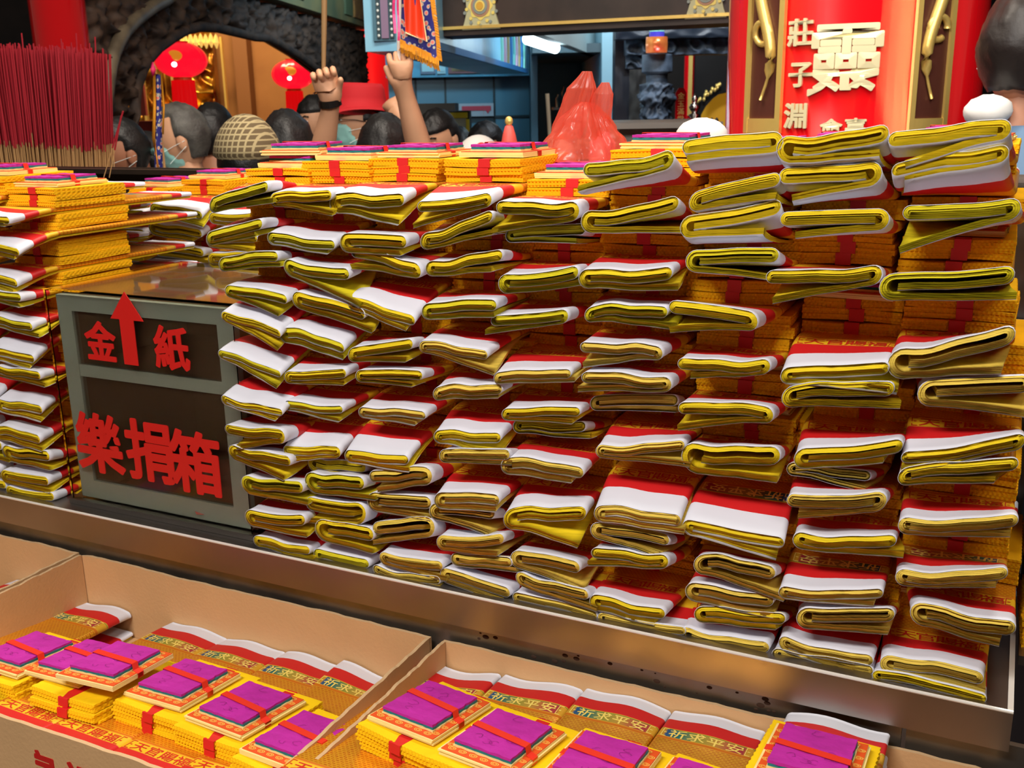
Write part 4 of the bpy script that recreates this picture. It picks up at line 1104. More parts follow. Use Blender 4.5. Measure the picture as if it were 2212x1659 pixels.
o = rel_slab(1330, 60, 1600, 80, 6.3, 'dark_stone_beam', mat('blue_black_stone', (46, 56, 70), .4), 'dark blue stone beam above the carved lintel', 'stone beam', .012, 10, 60, 8); o['kind'] = 'thing'
rel_slab(1329, 62, 1352, 755, 6.5, 'stone_door_jamb', mat('black_stone', (40, 42, 50), .35), 'black stone jamb beside the pale kitchen wall', 'stone jamb', .008, 8, 10, 60)
rel_slab(1352, 116, 1392, 690, 7.4, 'etched_stone_panel', mat('etched_black_stone', (58, 54, 50), .4, col2=(30, 28, 28), vscale=7), 'etched black stone panel left of the dragon column', 'stone panel', .01, 12, 30, 60)
# dragon column
a, zt_ = had(1420, 118, 6.0); p = cw(a, 6.0, 0)
mb = MB(); n = 56; K = 220; V = []
zbot = ZF; ztp = zt_
for i in range(K+1):
    z = zbot+(ztp-zbot)*i/K; top = (ztp-z)
    r = .075
    if top < .10: r = .085
    elif top < .16: r = .06
    for j in range(n):
        th = 2*math.pi*j/n
        h = 0 if top < .16 else .024*(1-3.2*abs(noise.noise(Vector((math.cos(th)*2.6, math.sin(th)*2.6, z*26)))))+.012*math.sin(th*2+z*22)+.010*math.sin(z*60)
        V.append((p[0]+(r+max(h, -.01))*math.cos(th), p[1]+(r+max(h, -.01))*math.sin(th), CAM[2]+z))
F = [(i*n+j, i*n+(j+1) % n, (i+1)*n+(j+1) % n, (i+1)*n+j) for i in range(K) for j in range(n)]+[tuple(range(n)), tuple(range(K*n, K*n+n))]
o = mesh('dragon_column', V, F, M_STONE, None, (p[0], p[1], CAM[2]+ZF), True); tag(o, 'blue grey stone column carved with dragons left of the huge red pillar', 'stone column'); o['kind'] = 'thing'
# barrel lantern on top
a, z0l = had(1418, 114, 5.9); _, z1l = had(1418, 80, 5.9); _, z2l = had(1418, 58, 5.9); p = cw(a, 5.9, 0); r = .058
mb = MB(); mb.lathe([(r, z0l), (r*1.04, (z0l+z1l)/2), (r, z1l)], tuple(p), 28); o = mb.obj('barrel_lantern', mat('red_gold_lantern', (190, 40, 30), .25, metal=.4, col2=(220, 150, 70), vscale=12, emit=(220, 120, 60), es=.3), None, (p[0], p[1], CAM[2]+z0l), True); tag(o, 'red and gold barrel lantern above the dragon column', 'lantern')
mb = MB(); mb.lathe([(r*.7, z1l), (r*.72, (z1l+z2l)/2)], tuple(p), 24); mb.obj('blue_ring', mat('blue_violet_ring', (70, 60, 190), .4), o, (p[0], p[1], CAM[2]+z0l), True)
mb = MB(); mb.lathe([(r*.7, (z1l+z2l)/2), (r*.66, z2l+.1)], tuple(p), 24); mb.obj('mint_cap', mat('mint_cap', (130, 200, 180), .4), o, (p[0], p[1], CAM[2]+z0l), True)
# slim red column with gold, plaque
a, _ = had(1488, 180, 7.6); p = cw(a, 7.6, 0)
mb = MB(); mb.lathe([(.036, ZF), (.036, had(1488, 113, 7.6)[1])], tuple(p), 24); o = mb.obj('slim_red_column', M_LAC2, None, (p[0], p[1], CAM[2]+ZF), True); tag(o, 'thin red column with gilt front right of the dragon column', 'pillar'); o['kind'] = 'thing'
mb = MB(); mb.box((a-.012, 7.555, had(1488, 250, 7.55)[1]), (a+.016, 7.57, had(1488, 116, 7.55)[1]), 0, gX); mb.obj('gilt_front', M_GLD, o, (p[0], p[1], CAM[2]+ZF))
a0, z1s = had(1459, 190, 6.8); a1, z0s = had(1480, 268, 6.8)
mb = MB(); out = [(a0, ZF), (a1, ZF), (a1, z1s-.03), ((a0+a1)/2+.015, z1s), ((a0+a1)/2-.015, z1s), (a0, z1s-.03)]
mb.prism(out, lambda a, z, d: tuple(cw(a, 6.8-d, z)), 0, .02, 0)
for k in range(4):
    gx = (a0+a1)/2; gz = z1s-.05-k*(z1s-z0s)*.21
    glyph_solid(mb, '金玉滿堂'[k], lambda a, b, d, gx=gx, gz=gz: tuple(cw(gx+a, 6.78-d, gz+b)), .045, 1, .0, 0, .004)
o = mb.obj('red_plaque', [M_LAC2, M_GLD], None, tuple(cw(a0, 6.8, z0s))); tag(o, 'narrow upright red plaque with gilt characters right of the dragon column', 'plaque')
# yellow arch cloth and black arch with gold dots
def gp(x, y, D): a, z = had(x, y, D); return (a, z)
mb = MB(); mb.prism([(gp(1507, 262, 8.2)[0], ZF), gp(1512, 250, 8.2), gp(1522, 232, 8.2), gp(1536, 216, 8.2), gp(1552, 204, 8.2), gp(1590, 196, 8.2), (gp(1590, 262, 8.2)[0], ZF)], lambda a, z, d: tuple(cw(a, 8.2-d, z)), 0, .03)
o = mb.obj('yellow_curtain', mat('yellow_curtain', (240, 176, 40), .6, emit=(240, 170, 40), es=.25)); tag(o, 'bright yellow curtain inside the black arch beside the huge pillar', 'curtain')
mb = MB()
rr6 = random.Random(4)
for k in range(16):
    t = k/15; x = 1508+t*46+rr6.uniform(-3, 3); y = 222-36*math.sin(t*1.4)+rr6.uniform(-5, 4); a, z = had(x, y, 7.9)
    mb.ball(tuple(cw(a, 7.88, z)), (.012, .008, .016), 8, 6)
a0, zz0 = had(1504, 262, 8.0); o_ = MB()
o_.prism([(gp(1500, 262, 8.0)[0], ZF), (gp(1506, 262, 8.0)[0], ZF), gp(1512, 248, 8.0), gp(1522, 230, 8.0), gp(1538, 212, 8.0), gp(1554, 201, 8.0), gp(1592, 192, 8.0), gp(1592, 120, 8.0), gp(1500, 120, 8.0)], lambda a, z, d: tuple(cw(a, 8.0-d, z)), 0, .05)
o = o_.obj('black_arch', M_BLK); tag(o, 'black arch dotted with gold beside the huge red pillar', 'arch')
mb.obj('gold_studs', M_GLD, o)
# incense burner with finial
a, z = had(1500, 256, 3.6); p = cw(a, 3.6, z)
mb = MB(); mb.lathe([(.012, 0), (.02, .012), (.008, .018), (.016, .03), (.019, .037), (.014, .048), (.006, .052), (.010, .06), (.011, .065), (.007, .072), (.002, .082)], tuple(p), 20)
o = mb.obj('burner_finial', mat('polished_pewter', (150, 150, 150), .2, metal=1.), None, tuple(p), True); tag(o, 'pewter gourd shaped finial standing on the dark crest', 'finial')
mb = MB(); mb.box((a-.075, 3.59, z-.022), (a+.08, 3.64, z-.004), 0, gX); mb.box((a-.03, 3.60, ZF), (a+.03, 3.63, z-.022), 0, gX)
for k in range(10): q = cw(a-.07+k*.016, 3.59, z-.006); mb.lathe([(.005, -.012), (.007, 0), (.002, .008)], tuple(q), 8)
o = mb.obj('burner_crest', mat('dark_pewter', (44, 46, 50), .35, metal=.8)); tag(o, 'dark crested rim under the pewter finial', 'burner rim')
# steel side table edge
a0, z1s = had(1326, 266, 2.9); a1, _ = had(1562, 262, 2.9)
mb = MB(); mb.box((a0, 2.9, z1s-.016), (a1, 3.5, z1s-.001), 0, gX); p = cw(a0, 2.9, ZF); o = mb.obj('steel_side_table', M_STEEL, None, tuple(p)); tag(o, 'steel table edge in front of the dragon column', 'table')
mb = MB(); mb.box((a0+.02, 2.95, ZF), (a1, 3.5, z1s-.016), 0, gX); mb.obj('table_front', M_STEEL2, o, tuple(p))

# ---- altar wall behind the arch, gilt carving
def relief(x0, y0, x1, y1, D, name, m, label, cat, amp, fr, nx, ny): return rel_slab(x0, y0, x1, y1, D, name, m, label, cat, amp, fr, nx, ny)
M_GR = mat('gilt_carving', (236, 184, 70), .35, metal=.9, bump=.6, bscale=40, col2=(120, 30, 16), vscale=5)
o = relief(262, 62, 482, 365, 12.0, 'gilt_altar_carving', M_GR, 'gilt and red carved altar wall seen through the arch', 'altar carving', .12, 5, 120, 150)
mb = MB()
for k, (x, wd) in enumerate(((300, 5), (327, 5), (478, 4), (365, 4))):
    a, zt_ = had(x, 80, 11.8); wdm = wd*11.8/FPX; mb.box((a-wdm/2, 11.75, ZF), (a+wdm/2, 11.82, zt_), 0, gX)
mb.obj('gilt_posts', M_GLD, o)
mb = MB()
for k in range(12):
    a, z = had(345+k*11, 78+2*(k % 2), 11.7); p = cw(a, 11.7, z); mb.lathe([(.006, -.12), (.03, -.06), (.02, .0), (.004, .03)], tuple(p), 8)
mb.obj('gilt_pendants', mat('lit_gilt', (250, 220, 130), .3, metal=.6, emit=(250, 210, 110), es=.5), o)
a0, z1s = had(285, 183, 9.6); a1, z0s = had(316, 250, 9.6)
o = hbox(a0, a1, 9.6, 9.65, z0s, z1s, 'hanging_scroll', mat('dull_pinkish_red_board', (160, 70, 62), .6)); tag(o, 'dull red hanging board left of the embroidered pennant', 'board')
a0, z1s = had(285, 262, 9.2); a1, z0s = had(352, 372, 9.2)
o = hbox(a0, a1, 9.2, 9.6, ZF, z1s, 'red_altar_table', mat('red_altar_cloth', (150, 40, 30), .6, col2=(70, 20, 20), vscale=4)); tag(o, 'red altar table behind the masked people on the left', 'altar table')
# ---- lanterns
def lantern(px, pyy, D, wpx, hpx, ylow, wl, label):
    a, z = had(px, pyy, D); p = cw(a, D, z); R = wpx/2*D/FPX; Hh = hpx/2*D/FPX
    mb = MB()
    def fn(d, q):
        th = math.atan2(d.y, d.x); k = 1+.022*math.cos(th*16); return Vector((q.x*k, q.y*k, q.z))
    mb.ball((0, 0, 0), (R, R, Hh), 64, 20, 0, fn)
    V = [(v[0]+p[0], v[1]+p[1], v[2]+p[2]) for v in mb.v]; mb.v = V
    o = mb.obj('red_lantern', mat('glowing_lantern_silk', (236, 10, 30), .3, emit=(255, 16, 44), es=1.0, coat=.6), None, tuple(p), True); tag(o, label, 'lantern', 'red lanterns')
    m2 = MB(); m2.lathe([(R*.3, Hh*.86), (R*.33, Hh*1.02)], tuple(p), 24); m2.lathe([(R*.36, -Hh*1.12), (R*.34, -Hh*.86)], tuple(p), 24); m2.obj('gilt_collars', M_GLD, o, tuple(p))
    m2 = MB(); m2.ball(tuple(p-FH*R*.9+np.array([0, 0, -Hh*.25])-0*RH), (R*.12, R*.12, R*.12), 14, 8); m2.obj('lit_bulb', mat('lantern_bulb', (255, 250, 250), .4, emit=(255, 240, 245), es=4), o, tuple(p))
    for q in range(1):
        dv = -FH; m2 = MB(); m2.ball(tuple(p+dv*R*.90+np.array([0, 0, Hh*.18])), (R*.42, R*.12, Hh*.30), 16, 10); m2.obj('gold_reflection', mat('glowing_gold_patch', (250, 170, 60), .4, emit=(255, 150, 40), es=.6), o, tuple(p))  # gold reflection on the lantern, put in as a glowing patch
    zl = had(px, ylow, D)[1]; L_ = z-Hh*1.1-zl
    m2 = MB(); nn = 40; V = []; F = []; rw = wl/2*D/FPX
    for i, zz in enumerate((-Hh*1.1, -Hh*1.1-L_)):
        for j in range(nn):
            th = 2*math.pi*j/nn; r = rw*(1+(.06 if j % 2 else 0))*(1+.1*i); V.append((p[0]+r*math.cos(th), p[1]+r*math.sin(th), p[2]+zz))
    F = [(j, (j+1) % nn, nn+(j+1) % nn, nn+j) for j in range(nn)]+[tuple(range(nn)), tuple(range(nn, 2*nn))]
    m2.add(V, F); m2.obj('tassel', mat('red_tassel', (232, 16, 20), .6, emit=(240, 10, 14), es=.6), o, tuple(p))
    m2 = MB(); m2.tube([tuple(p+np.array([0, 0, Hh])), tuple(p+np.array([0, 0, 3.2-z]))], .006, 6); m2.obj('hanging_cord', M_BLK, o, tuple(p))
lantern(391, 130, 7.6, 104, 72, 240, 44, 'larger glowing red lantern with red tassel, before the gilt wall')
lantern(633, 161, 9.4, 86, 60, 256, 34, 'smaller glowing red lantern with red tassel, before the tan wall')

# ---- incense sticks
tb_c = None
a0, zt0 = had(-40, 366, 3.3); a1, _ = had(222, 366, 3.3)
ztop_ = had(100, 368, 3.3)[1]
p = cw(a0-.03, 2.6, ztop_-.34)
o = hbox(a0-.04, a1+.03, 3.17, 3.47, ztop_-.36, ztop_-.02, 'incense_holder', mat('dark_brown_tin', (58, 44, 34), .5)); tag(o, 'dark box holding the upright incense sticks on the left', 'incense holder')
o = hbox(a0-.1, a1+.04, 3.16, 3.6, ZF, ztop_-.365, 'holder_stand', M_STEEL2); tag(o, 'low stand under the incense holder', 'stand')
M_INC = mat('magenta_red_incense', (160, 14, 34), .8); M_BAM = mat('bamboo_stick', (196, 150, 96), .7)
L_ = .475; split = .185
mb = MB(); mb.tube([(0, 0, 0), (0, 0, L_)], .0011, 5); st0 = mb.obj('incense_stick', M_BAM)
mb = MB(); mb.tube([(0, 0, split), (0, 0, L_+.001)], .0021, 6); st1 = mb.obj('incense_coating', M_INC, st0)
ri = random.Random(12)
sticks = []
for k in range(300):
    t = k/299; a = a0+(a1-a0)*t; row = k % 4
    D = 3.25+row*.035+ri.uniform(-.008, .008)
    zb = ztop_-.075+ri.uniform(-.012, .012)
    tilt = -.04+.12*t+ri.uniform(-.015, .015) if t > .1 else ri.uniform(-.05, .02)
    rise = 0
    if ri.random() < .05: rise = ri.uniform(.02, .05)
    o = st0.copy(); COL.objects.link(o); c = st1.copy(); COL.objects.link(c); c.parent = o
    P = cw(a-tilt*.12, D, zb+rise-.02-.025*t); o.location = P
    ax = Vector(RH)*tilt+Vector((0, 0, 1))+Vector(FH)*ri.uniform(-.02, .02)
    o.rotation_euler = ax.to_track_quat('Z', 'Y').to_euler()
    tag(o, 'thin red coated incense stick standing in the crowded holder on the left', 'incense stick', 'incense sticks in the holder')
mbs = MB()
for k in range(420):
    t = ri.random(); a = a0+(a1-a0)*t; D = 3.29+ri.random()*.14; tilt = -.04+.12*t+ri.uniform(-.01, .01); zb = ztop_-.1-.025*t
    mbs.tube([tuple(cw(a-tilt*.12, D, zb)), tuple(cw(a-tilt*.12+tilt*.18, D, zb+.20))], .0012, 4, 1)
    mbs.tube([tuple(cw(a-tilt*.12+tilt*.18, D, zb+.20)), tuple(cw(a-tilt*.12+tilt*.475, D, zb+.475))], .0022, 4, 0)
o = mbs.obj('incense_stick_mass', [M_INC, M_BAM]); tag(o, 'inner mass of the red incense sticks behind the front ones', 'incense sticks', None, 'stuff')
bpy.data.objects.remove(st1); bpy.data.objects.remove(st0)
# two loose sticks leaning right of the holder
for k, (x0, y0, x1, y1) in enumerate(((222, 366, 266, 240), (234, 366, 262, 250))):
    A_ = cw(had(x0, y0, 2.6)[0], 2.6, had(x0, y0, 2.6)[1]-.02); B_ = cw(had(x1, y1, 2.6)[0], 2.6, had(x1, y1, 2.6)[1])
    mb = MB(); mb.tube([tuple(A_), tuple(A_+(B_-A_)*.45)], .0011, 5); o = mb.obj('incense_stick', M_BAM, None, tuple(A_)); mb = MB(); mb.tube([tuple(A_+(B_-A_)*.45), tuple(B_)], .0021, 6); mb.obj('incense_coating', M_INC, o, tuple(A_))
    tag(o, ['left', 'right'][k]+' one of two loose incense sticks leaning beside the holder', 'incense stick', 'loose incense sticks')
# ================================================================== people
def skin_obj(name, chains, m, parent=None, loc=(0, 0, 0), sub=1):
    """chains: list of (points, radii); chains share points through equal coordinates"""
    V = []; R = []; E = []; idx = {}
    def key(p): return tuple(round(c, 4) for c in p)
    for pts, rad in chains:
        prev = None
        for p, r in zip(pts, rad):
            k = key(p)
            if k not in idx: idx[k] = len(V); V.append(tuple(np.array(p)-np.array(loc))); R.append(r)
            i = idx[k]
            if prev is not None and prev != i: E.append((prev, i))
            prev = i
    me = bpy.data.meshes.new(name); me.from_pydata(V, E, []); o = bpy.data.objects.new(name, me); COL.objects.link(o)
    sk = o.modifiers.new('s', 'SKIN'); sk.use_smooth_shade = True
    for i, r in enumerate(R): me.skin_vertices[0].data[i].radius = (r, r)
    me.skin_vertices[0].data[0].use_root = True
    ss = o.modifiers.new('u', 'SUBSURF'); ss.levels = ss.render_levels = sub
    dg = bpy.context.evaluated_depsgraph_get(); dg.update()
    m2 = bpy.data.meshes.new_from_object(o.evaluated_get(dg)); o.modifiers.clear(); o.data = m2; bpy.data.meshes.remove(me)
    m2.materials.clear(); m2.materials.append(m)
    for p in m2.polygons: p.use_smooth = True
    o.location = loc
    if parent is not None: o.parent = parent; o.location = Vector(loc)-wloc(parent)
    return o
M_SKIN = mat('warm_skin', (214, 160, 124), .55, var=.06, vscale=20)
M_SKIN2 = mat('tanned_skin', (176, 118, 88), .55)
M_HAIR = mat('black_hair', (22, 20, 20), .5, bump=.8, bscale=120)
M_GREY = mat('greying_hair', (92, 90, 84), .6, bump=.8, bscale=110, col2=(50, 46, 44), vscale=14)
M_MASK = mat('mint_face_mask', (150, 206, 200), .7, bump=.3, bscale=40)
M_EYEW = mat('eye_white', (226, 220, 214), .3); M_EYED = mat('dark_iris', (30, 20, 18), .3); M_LIP = mat('lip', (170, 90, 84), .5)

def head_fn(d, p):
    x, y, z = p
    if d.z < 0:
        k = 1-.30*abs(d.z)**1.6; x *= k
        if d.y > 0: y *= 1-.35*abs(d.z)
        else: y *= 1-.10*abs(d.z)
    g = lambda a, b, c, s: math.exp(-((d.x-a)**2+(d.z-c)**2)/s) if d.y*b > 0 else 0
    y -= .020*g(0, -1, -.16, .012)+.008*g(0, -1, .02, .01)
    y += .007*(g(.36, -1, .06, .018)+g(-.36, -1, .06, .018))
    y -= .006*g(0, -1, -.52, .02)+.005*g(0, -1, -.85, .04)
    return Vector((x, y, z))
def person(px, pyy, D, yaw, tilt, skin, hairm, shirt, label, hair='short', s=1.0, mask=None, glasses=False, arms=None, cap=None, hatm=None, collar=None):
    a, z = had(px, pyy, D); pc = cw(a, D, z)
    ya = YAW+yaw                         # yaw 0 faces away from the camera; pi faces it
    Rm = Matrix.Rotation(ya+math.pi, 4, 'Z')@Matrix.Rotation(tilt, 4, 'X')
    X = lambda v: tuple(Vector(pc)+(Rm@Vector(v))*s)
    Rb = Matrix.Rotation(ya+math.pi, 4, 'Z')
    B = lambda v: tuple(Vector(pc)+(Rb@Vector(v))*1.0)
    base = (pc[0], pc[1], CAM[2]+ZF)
    # body, one surface: legs, trunk, neck, arms and hands
    hz = CAM[2]+ZF-pc[2]
    neck0 = B((0, .015, -.10)); neck1 = B((0, .03, -.17)); ch = B((0, .03, -.30)); pel = B((0, .03, -.78))
    sh = [B((.17, .03, -.235)), B((-.17, .03, -.235))]
    chains = [([pel, B((0, .03, -.55)), ch, neck1, neck0, B((0, .005, -.05))], [.12, .11, .115, .058, .052, .05])]
    for i, sx in enumerate((.1, -.1)):
        chains.append(([pel, B((sx, .03, -.88)), B((sx, .02, (hz-.88)/2)), B((sx, .04, hz+.07)), B((sx, -.09, hz+.035))], [.13, .085, .055, .04, .035]))
    def hand(w, dr, side, grip):
        w = np.array(w); dr = np.array(dr)/np.linalg.norm(dr); side = np.array(side)/np.linalg.norm(side); nrm = np.cross(dr, side)
        out = []
        palm = w+dr*.055
        out.append(([tuple(w), tuple(w+dr*.03), tuple(palm)], [.026, .030, .034]))
        for k, (o_, l_) in enumerate(((-.030, .062), (-.010, .072), (.010, .068), (.029, .052))):
            b = palm+dr*.028+side*o_; c1 = .35 if not grip else 1.95
            m_ = b+(dr*math.cos(c1*.4)+nrm*math.sin(c1*.4))*l_*.4; e = m_+(dr*math.cos(c1)+nrm*math.sin(c1))*l_*.35; f = e+(dr*math.cos(c1*2)+nrm*math.sin(c1*2))*l_*.3
            out.append(([tuple(palm), tuple(b), tuple(m_), tuple(e), tuple(f)], [.034, .0105, .0095, .009, .0075]))
        t0 = w+dr*.03; tb = t0-side*.034+dr*.012+nrm*.008; te = tb-side*.012+dr*.03+nrm*.022
        out.append(([tuple(w+dr*.03), tuple(tb), tuple((tb+te)/2), tuple(te)], [.030, .013, .011, .009]))
        return out
    armpts = []
    for i in range(2):
        sx = 1 if i == 0 else -1
        spec = arms[i] if arms and arms[i] else None
        if spec:
            el, wr, hd = [tuple(cw(had(x, y, D_)[0], D_, had(x, y, D_)[1])) for (x, y, D_) in spec[:3]]
            mid = tuple((np.array(el)*.45+np.array(wr)*.55)); r1 = [.07, .05, .045, .036, .026]
        else:
            el, wr, hd = B((sx*.23, .03, -.50)), B((sx*.24, -.05, -.73)), B((sx*.24, -.07, -.80)); mid = tuple((np.array(el)+np.array(wr))/2)
            r1 = [.07, .05, .045, .036, .026]
        chains.append(([ch, sh[i], el, mid, wr], [.12, .052]+[.046, .040, .027]))
        d_ = np.array(hd)-np.array(wr); vw = np.array(wr)-CAM; sd = np.cross(d_, vw)*(1 if i == 0 else -1)
        chains += hand(wr, d_, sd, bool(spec))
        armpts.append((sh[i], el, mid, wr))
    body = skin_obj('person', chains, skin, None, base, 1)
    # head joined into the same mesh
    mb = MB(); mb.ball((0, 0, 0), (.076, .097, .118), 36, 28, 0, head_fn)
    for sx in (-1, 1):
        mb.ball((sx*.076, .012, -.012), (.010, .020, .032), 10, 8)
    hm = bpy.data.meshes.new('h'); hm.from_pydata([X(v) for v in mb.v], [], mb.f); hm.materials.append(skin)
    for p in hm.polygons: p.use_smooth = True
    import bmesh
    bm_ = bmesh.new(); bm_.from_mesh(body.data)
    hm.transform(Matrix.Translation(-Vector(base))); bm_.from_mesh(hm); bm_.to_mesh(body.data); bm_.free(); bpy.data.meshes.remove(hm)
    tag(body, label, 'person')
    def part(nm, mbx, m, smooth=True):
        mbx.v = [X(v) for v in mbx.v]; return mbx.obj(nm, m, body, base, smooth)
    for sx in ((-1, 1) if abs(yaw) > 1.2 else ()):
        e = MB()
        e.ball((sx*.030, -.080, .010), (.011, .008, .0035), 10, 8, 0); e.ball((sx*.030, -.0868, .010), (.0048, .002, .0036), 8, 6, 1)
        part('eye', e, [M_EYEW, M_EYED])
        e = MB(); e.tube([(sx*.015, -.090, .030), (sx*.032, -.090, .036), (sx*.048, -.078, .030)], .0032, 6); part('eyebrow', e, M_EYED)
    if not mask and abs(yaw) > 1.2: e = MB(); e.ball((0, -.087, -.062), (.022, .008, .006), 12, 6); part('mouth', e, M_LIP)
    if hair:
        def hf(d, p):
            q = head_fn(d, p)
            front = d.y < -.1
            lim = .42 if front else (-.05 if d.y < .3 else -.62)
            if hair == 'receding' and front: lim = .72
            if abs(d.x) > .75 and d.y < .25: lim = max(lim, .05)
            k = 1.10 if d.z > lim else .88
            if k > 1: k += .05*noise.noise(Vector((d.x*4, d.y*4, d.z*4)))+.035*noise.noise(Vector((d.x*16, d.y*16, d.z*16)))
            return q*k
        e = MB(); e.ball((0, 0, 0), (.079, .100, .118), 44, 34, 0, hf); part('hair', e, hairm)
    if mask:
        def mf(d, p):
            q = head_fn(d, p); ins = d.y < -.05 and -.86 < d.z < -.02 and abs(d.x) < .80
            return q*(1.07 if ins else .9)+Vector((0, -.012 if ins and abs(d.x) < .5 else 0, 0))
        e = MB(); e.ball((0, 0, 0), (.076, .097, .118), 40, 34, 0, mf); part('face_mask', e, mask)
        e = MB()
        for sx in (-1, 1): e.tube([(sx*.064, -.06, -.03), (sx*.082, -.02, -.02), (sx*.086, .025, -.01)], .0009, 5); e.tube([(sx*.058, -.055, -.075), (sx*.080, -.01, -.05), (sx*.086, .025, -.03)], .0009, 5)
        part('mask_straps', e, M_WHITE)
    if glasses:
        e = MB()
        for sx in (-1, 1):
            e.tube([(sx*.034+.022*math.cos(t), -.105, .008+.017*math.sin(t)) for t in np.linspace(0, 2*math.pi, 17)[:-1]], .0016, 6, closed=True)
            e.tube([(sx*.056, -.103, .012), (sx*.080, -.04, .012), (sx*.084, .02, .004)], .0015, 6)
        e.tube([(-.012, -.106, .010), (.012, -.106, .010)], .0015, 6); part('glasses', e, M_BLK)
    if hatm:
        e = MB(); prof = [(.150, .028), (.152, .032), (.125, .044), (.100, .052), (.096, .09), (.090, .128), (.080, .146), (.04, .142), (.0, .138), (.0, .12), (.07, .12), (.085, .05), (.12, .036), (.150, .028)]
        e.lathe(prof, (0, .005, 0), 36, 0, .93, 1.08); hv = []
        for v in e.v: hv.append((v[0]*.92, v[1]*.92, v[2]*.92+.014-.35*max(0, abs(v[1])-.10)*1.0+.3*max(0, abs(v[0])-.10)))
        e.v = hv; part('brimmed_hat', e, hatm)
    if cap:
        def cf(d, p):
            q = Vector(p)*1.14 if d.z > .02 else Vector(p)*.9
            return q
        e = MB(); e.ball((0, .005, .012), (.084, .106, .112), 36, 24, 0, cf); part('cap', e, cap)
        e = MB(); e.ball((0, -.105, .045), (.062, .045, .008), 20, 8); part('cap_peak', e, cap)
    # clothing
    cc = [([B((0, .03, -.80)), B((0, .03, -.55)), ch, B((0, .03, -.185))], [.155, .145, .158, .078])]
    for i in range(2):
        s_, el, mid, wr = armpts[i]
        el2 = el
        raised = bool(arms and arms[i])
        end = tuple(np.array(el)*.62+np.array(mid)*.38) if raised else mid
        cc.append(([ch, s_, el2, end], [.158, .095, .070, .062]))
    skin_obj('shirt', cc, shirt, body, base, 1)
    tr = [([B((0, .03, -.78)), B((.1, .03, -.90)), B((.1, .02, (hz-.88)/2)), B((.1, .04, hz+.10))], [.15, .105, .078, .065]), ([B((0, .03, -.78)), B((-.1, .03, -.90)), B((-.1, .02, (hz-.88)/2)), B((-.1, .04, hz+.10))], [.15, .105, .078, .065])]
    skin_obj('trousers', tr, mat('dark_trousers', (34, 34, 42), .7), body, base, 1)
    return body, X, B
cl = lambda n, c: mat(n, c, .8, bump=.3, bscale=30)
PI = math.pi
person(393, 300, 3.9, PI*.53, .22, M_SKIN, M_GREY, cl('pale_grey_shirt', (190, 196, 196)), 'grey haired man in profile with mint face mask and pale shirt', 'receding', 1.02, mask=M_MASK)
person(462, 290, 4.4, -.25, 0, M_SKIN2, M_HAIR, cl('light_grey_shirt', (170, 176, 178)), 'black haired person seen from behind, right of the grey haired man', 'short')
plaid = bpy.data.materials.new('brown_plaid'); plaid.use_nodes = True
def _pl(m):
    nt = m.node_tree; N = nt.nodes; L = nt.links; b = N['Principled BSDF']; b.inputs['Roughness'].default_value = .9
    tc = N.new('ShaderNodeTexCoord'); outs = []
    for d in ('X', 'Z'):
        wv = N.new('ShaderNodeTexWave'); wv.bands_direction = d; wv.inputs['Scale'].default_value = 20; L.new(tc.outputs['Object'], wv.inputs['Vector'])
        r = N.new('ShaderNodeValToRGB'); r.color_ramp.elements[0].position = .78; r.color_ramp.elements[1].position = .88; L.new(wv.outputs['Fac'], r.inputs['Fac']); outs.append(r)
    mx = N.new('ShaderNodeMath'); mx.operation = 'MAXIMUM'; L.new(outs[0].outputs['Color'], mx.inputs[0]); L.new(outs[1].outputs['Color'], mx.inputs[1])
    c = N.new('ShaderNodeMix'); c.data_type = 'RGBA'; c.inputs['A'].default_value = srgb(96, 80, 54); c.inputs['B'].default_value = srgb(168, 152, 112)
    L.new(mx.outputs[0], c.inputs['Factor']); L.new(c.outputs['Result'], b.inputs['Base Color'])
_pl(plaid)
person(538, 356, 2.95, .1, 0, M_SKIN, M_HAIR, cl('dark_jacket', (40, 38, 40)), 'person in a brown plaid cap seen from behind', 'short', 1.0, cap=plaid)
person(622, 330, 3.65, .15, 0, M_SKIN, M_HAIR, cl('charcoal_jacket', (50, 50, 54)), 'dark haired person from behind, right of the plaid cap', 'short', 1.15)
person(685, 262, 5.2, PI*.75, .1, M_SKIN, M_HAIR, cl('black_jacket', (24, 24, 26)), 'black haired person partly hidden behind the raised left arm', 'short')
navy = cl('navy_sweatshirt', (44, 48, 82))
r_, X_, B_ = person(834, 340, 3.35, .0, 0, M_SKIN, M_HAIR, navy, 'person from behind in navy sleeves raising both arms to hold two poles', 'short', 1.08,
   arms=[((688, 372, 3.2), (716, 222, 3.12), (703, 176, 3.10)), ((925, 392, 3.2), (873, 196, 3.12), (867, 150, 3.10))])
wt = MB(); w0 = np.array(cw(had(714, 228, 3.12)[0], 3.12, had(714, 228, 3.12)[1])); dd = np.array(cw(had(704, 176, 3.10)[0], 3.10, had(704, 176, 3.10)[1]))-w0; dd /= np.linalg.norm(dd)
wt.tube([tuple(w0), tuple(w0+dd*.02)], [.034, .033], 20); o = wt.obj('wrist_watch', M_BLK, r_, tuple(r_.location))
person(778, 266, 4.1, PI*.62, -.05, M_SKIN, M_HAIR, cl('black_coat', (20, 20, 22)), 'man with glasses and mint mask tipping a red brimmed hat', 'short', 1.0, mask=M_MASK, glasses=True, hatm=mat('red_felt', (190, 24, 34), .8, bump=.3, bscale=40),
   arms=[None, ((905, 330, 3.9), (866, 250, 3.9), (846, 222, 3.95))])
person(948, 298, 4.6, PI*.82, .35, M_SKIN, M_HAIR, cl('dark_grey_coat', (44, 44, 50)), 'short haired man looking down, left of the blue lit screen', 'short', 1.0)
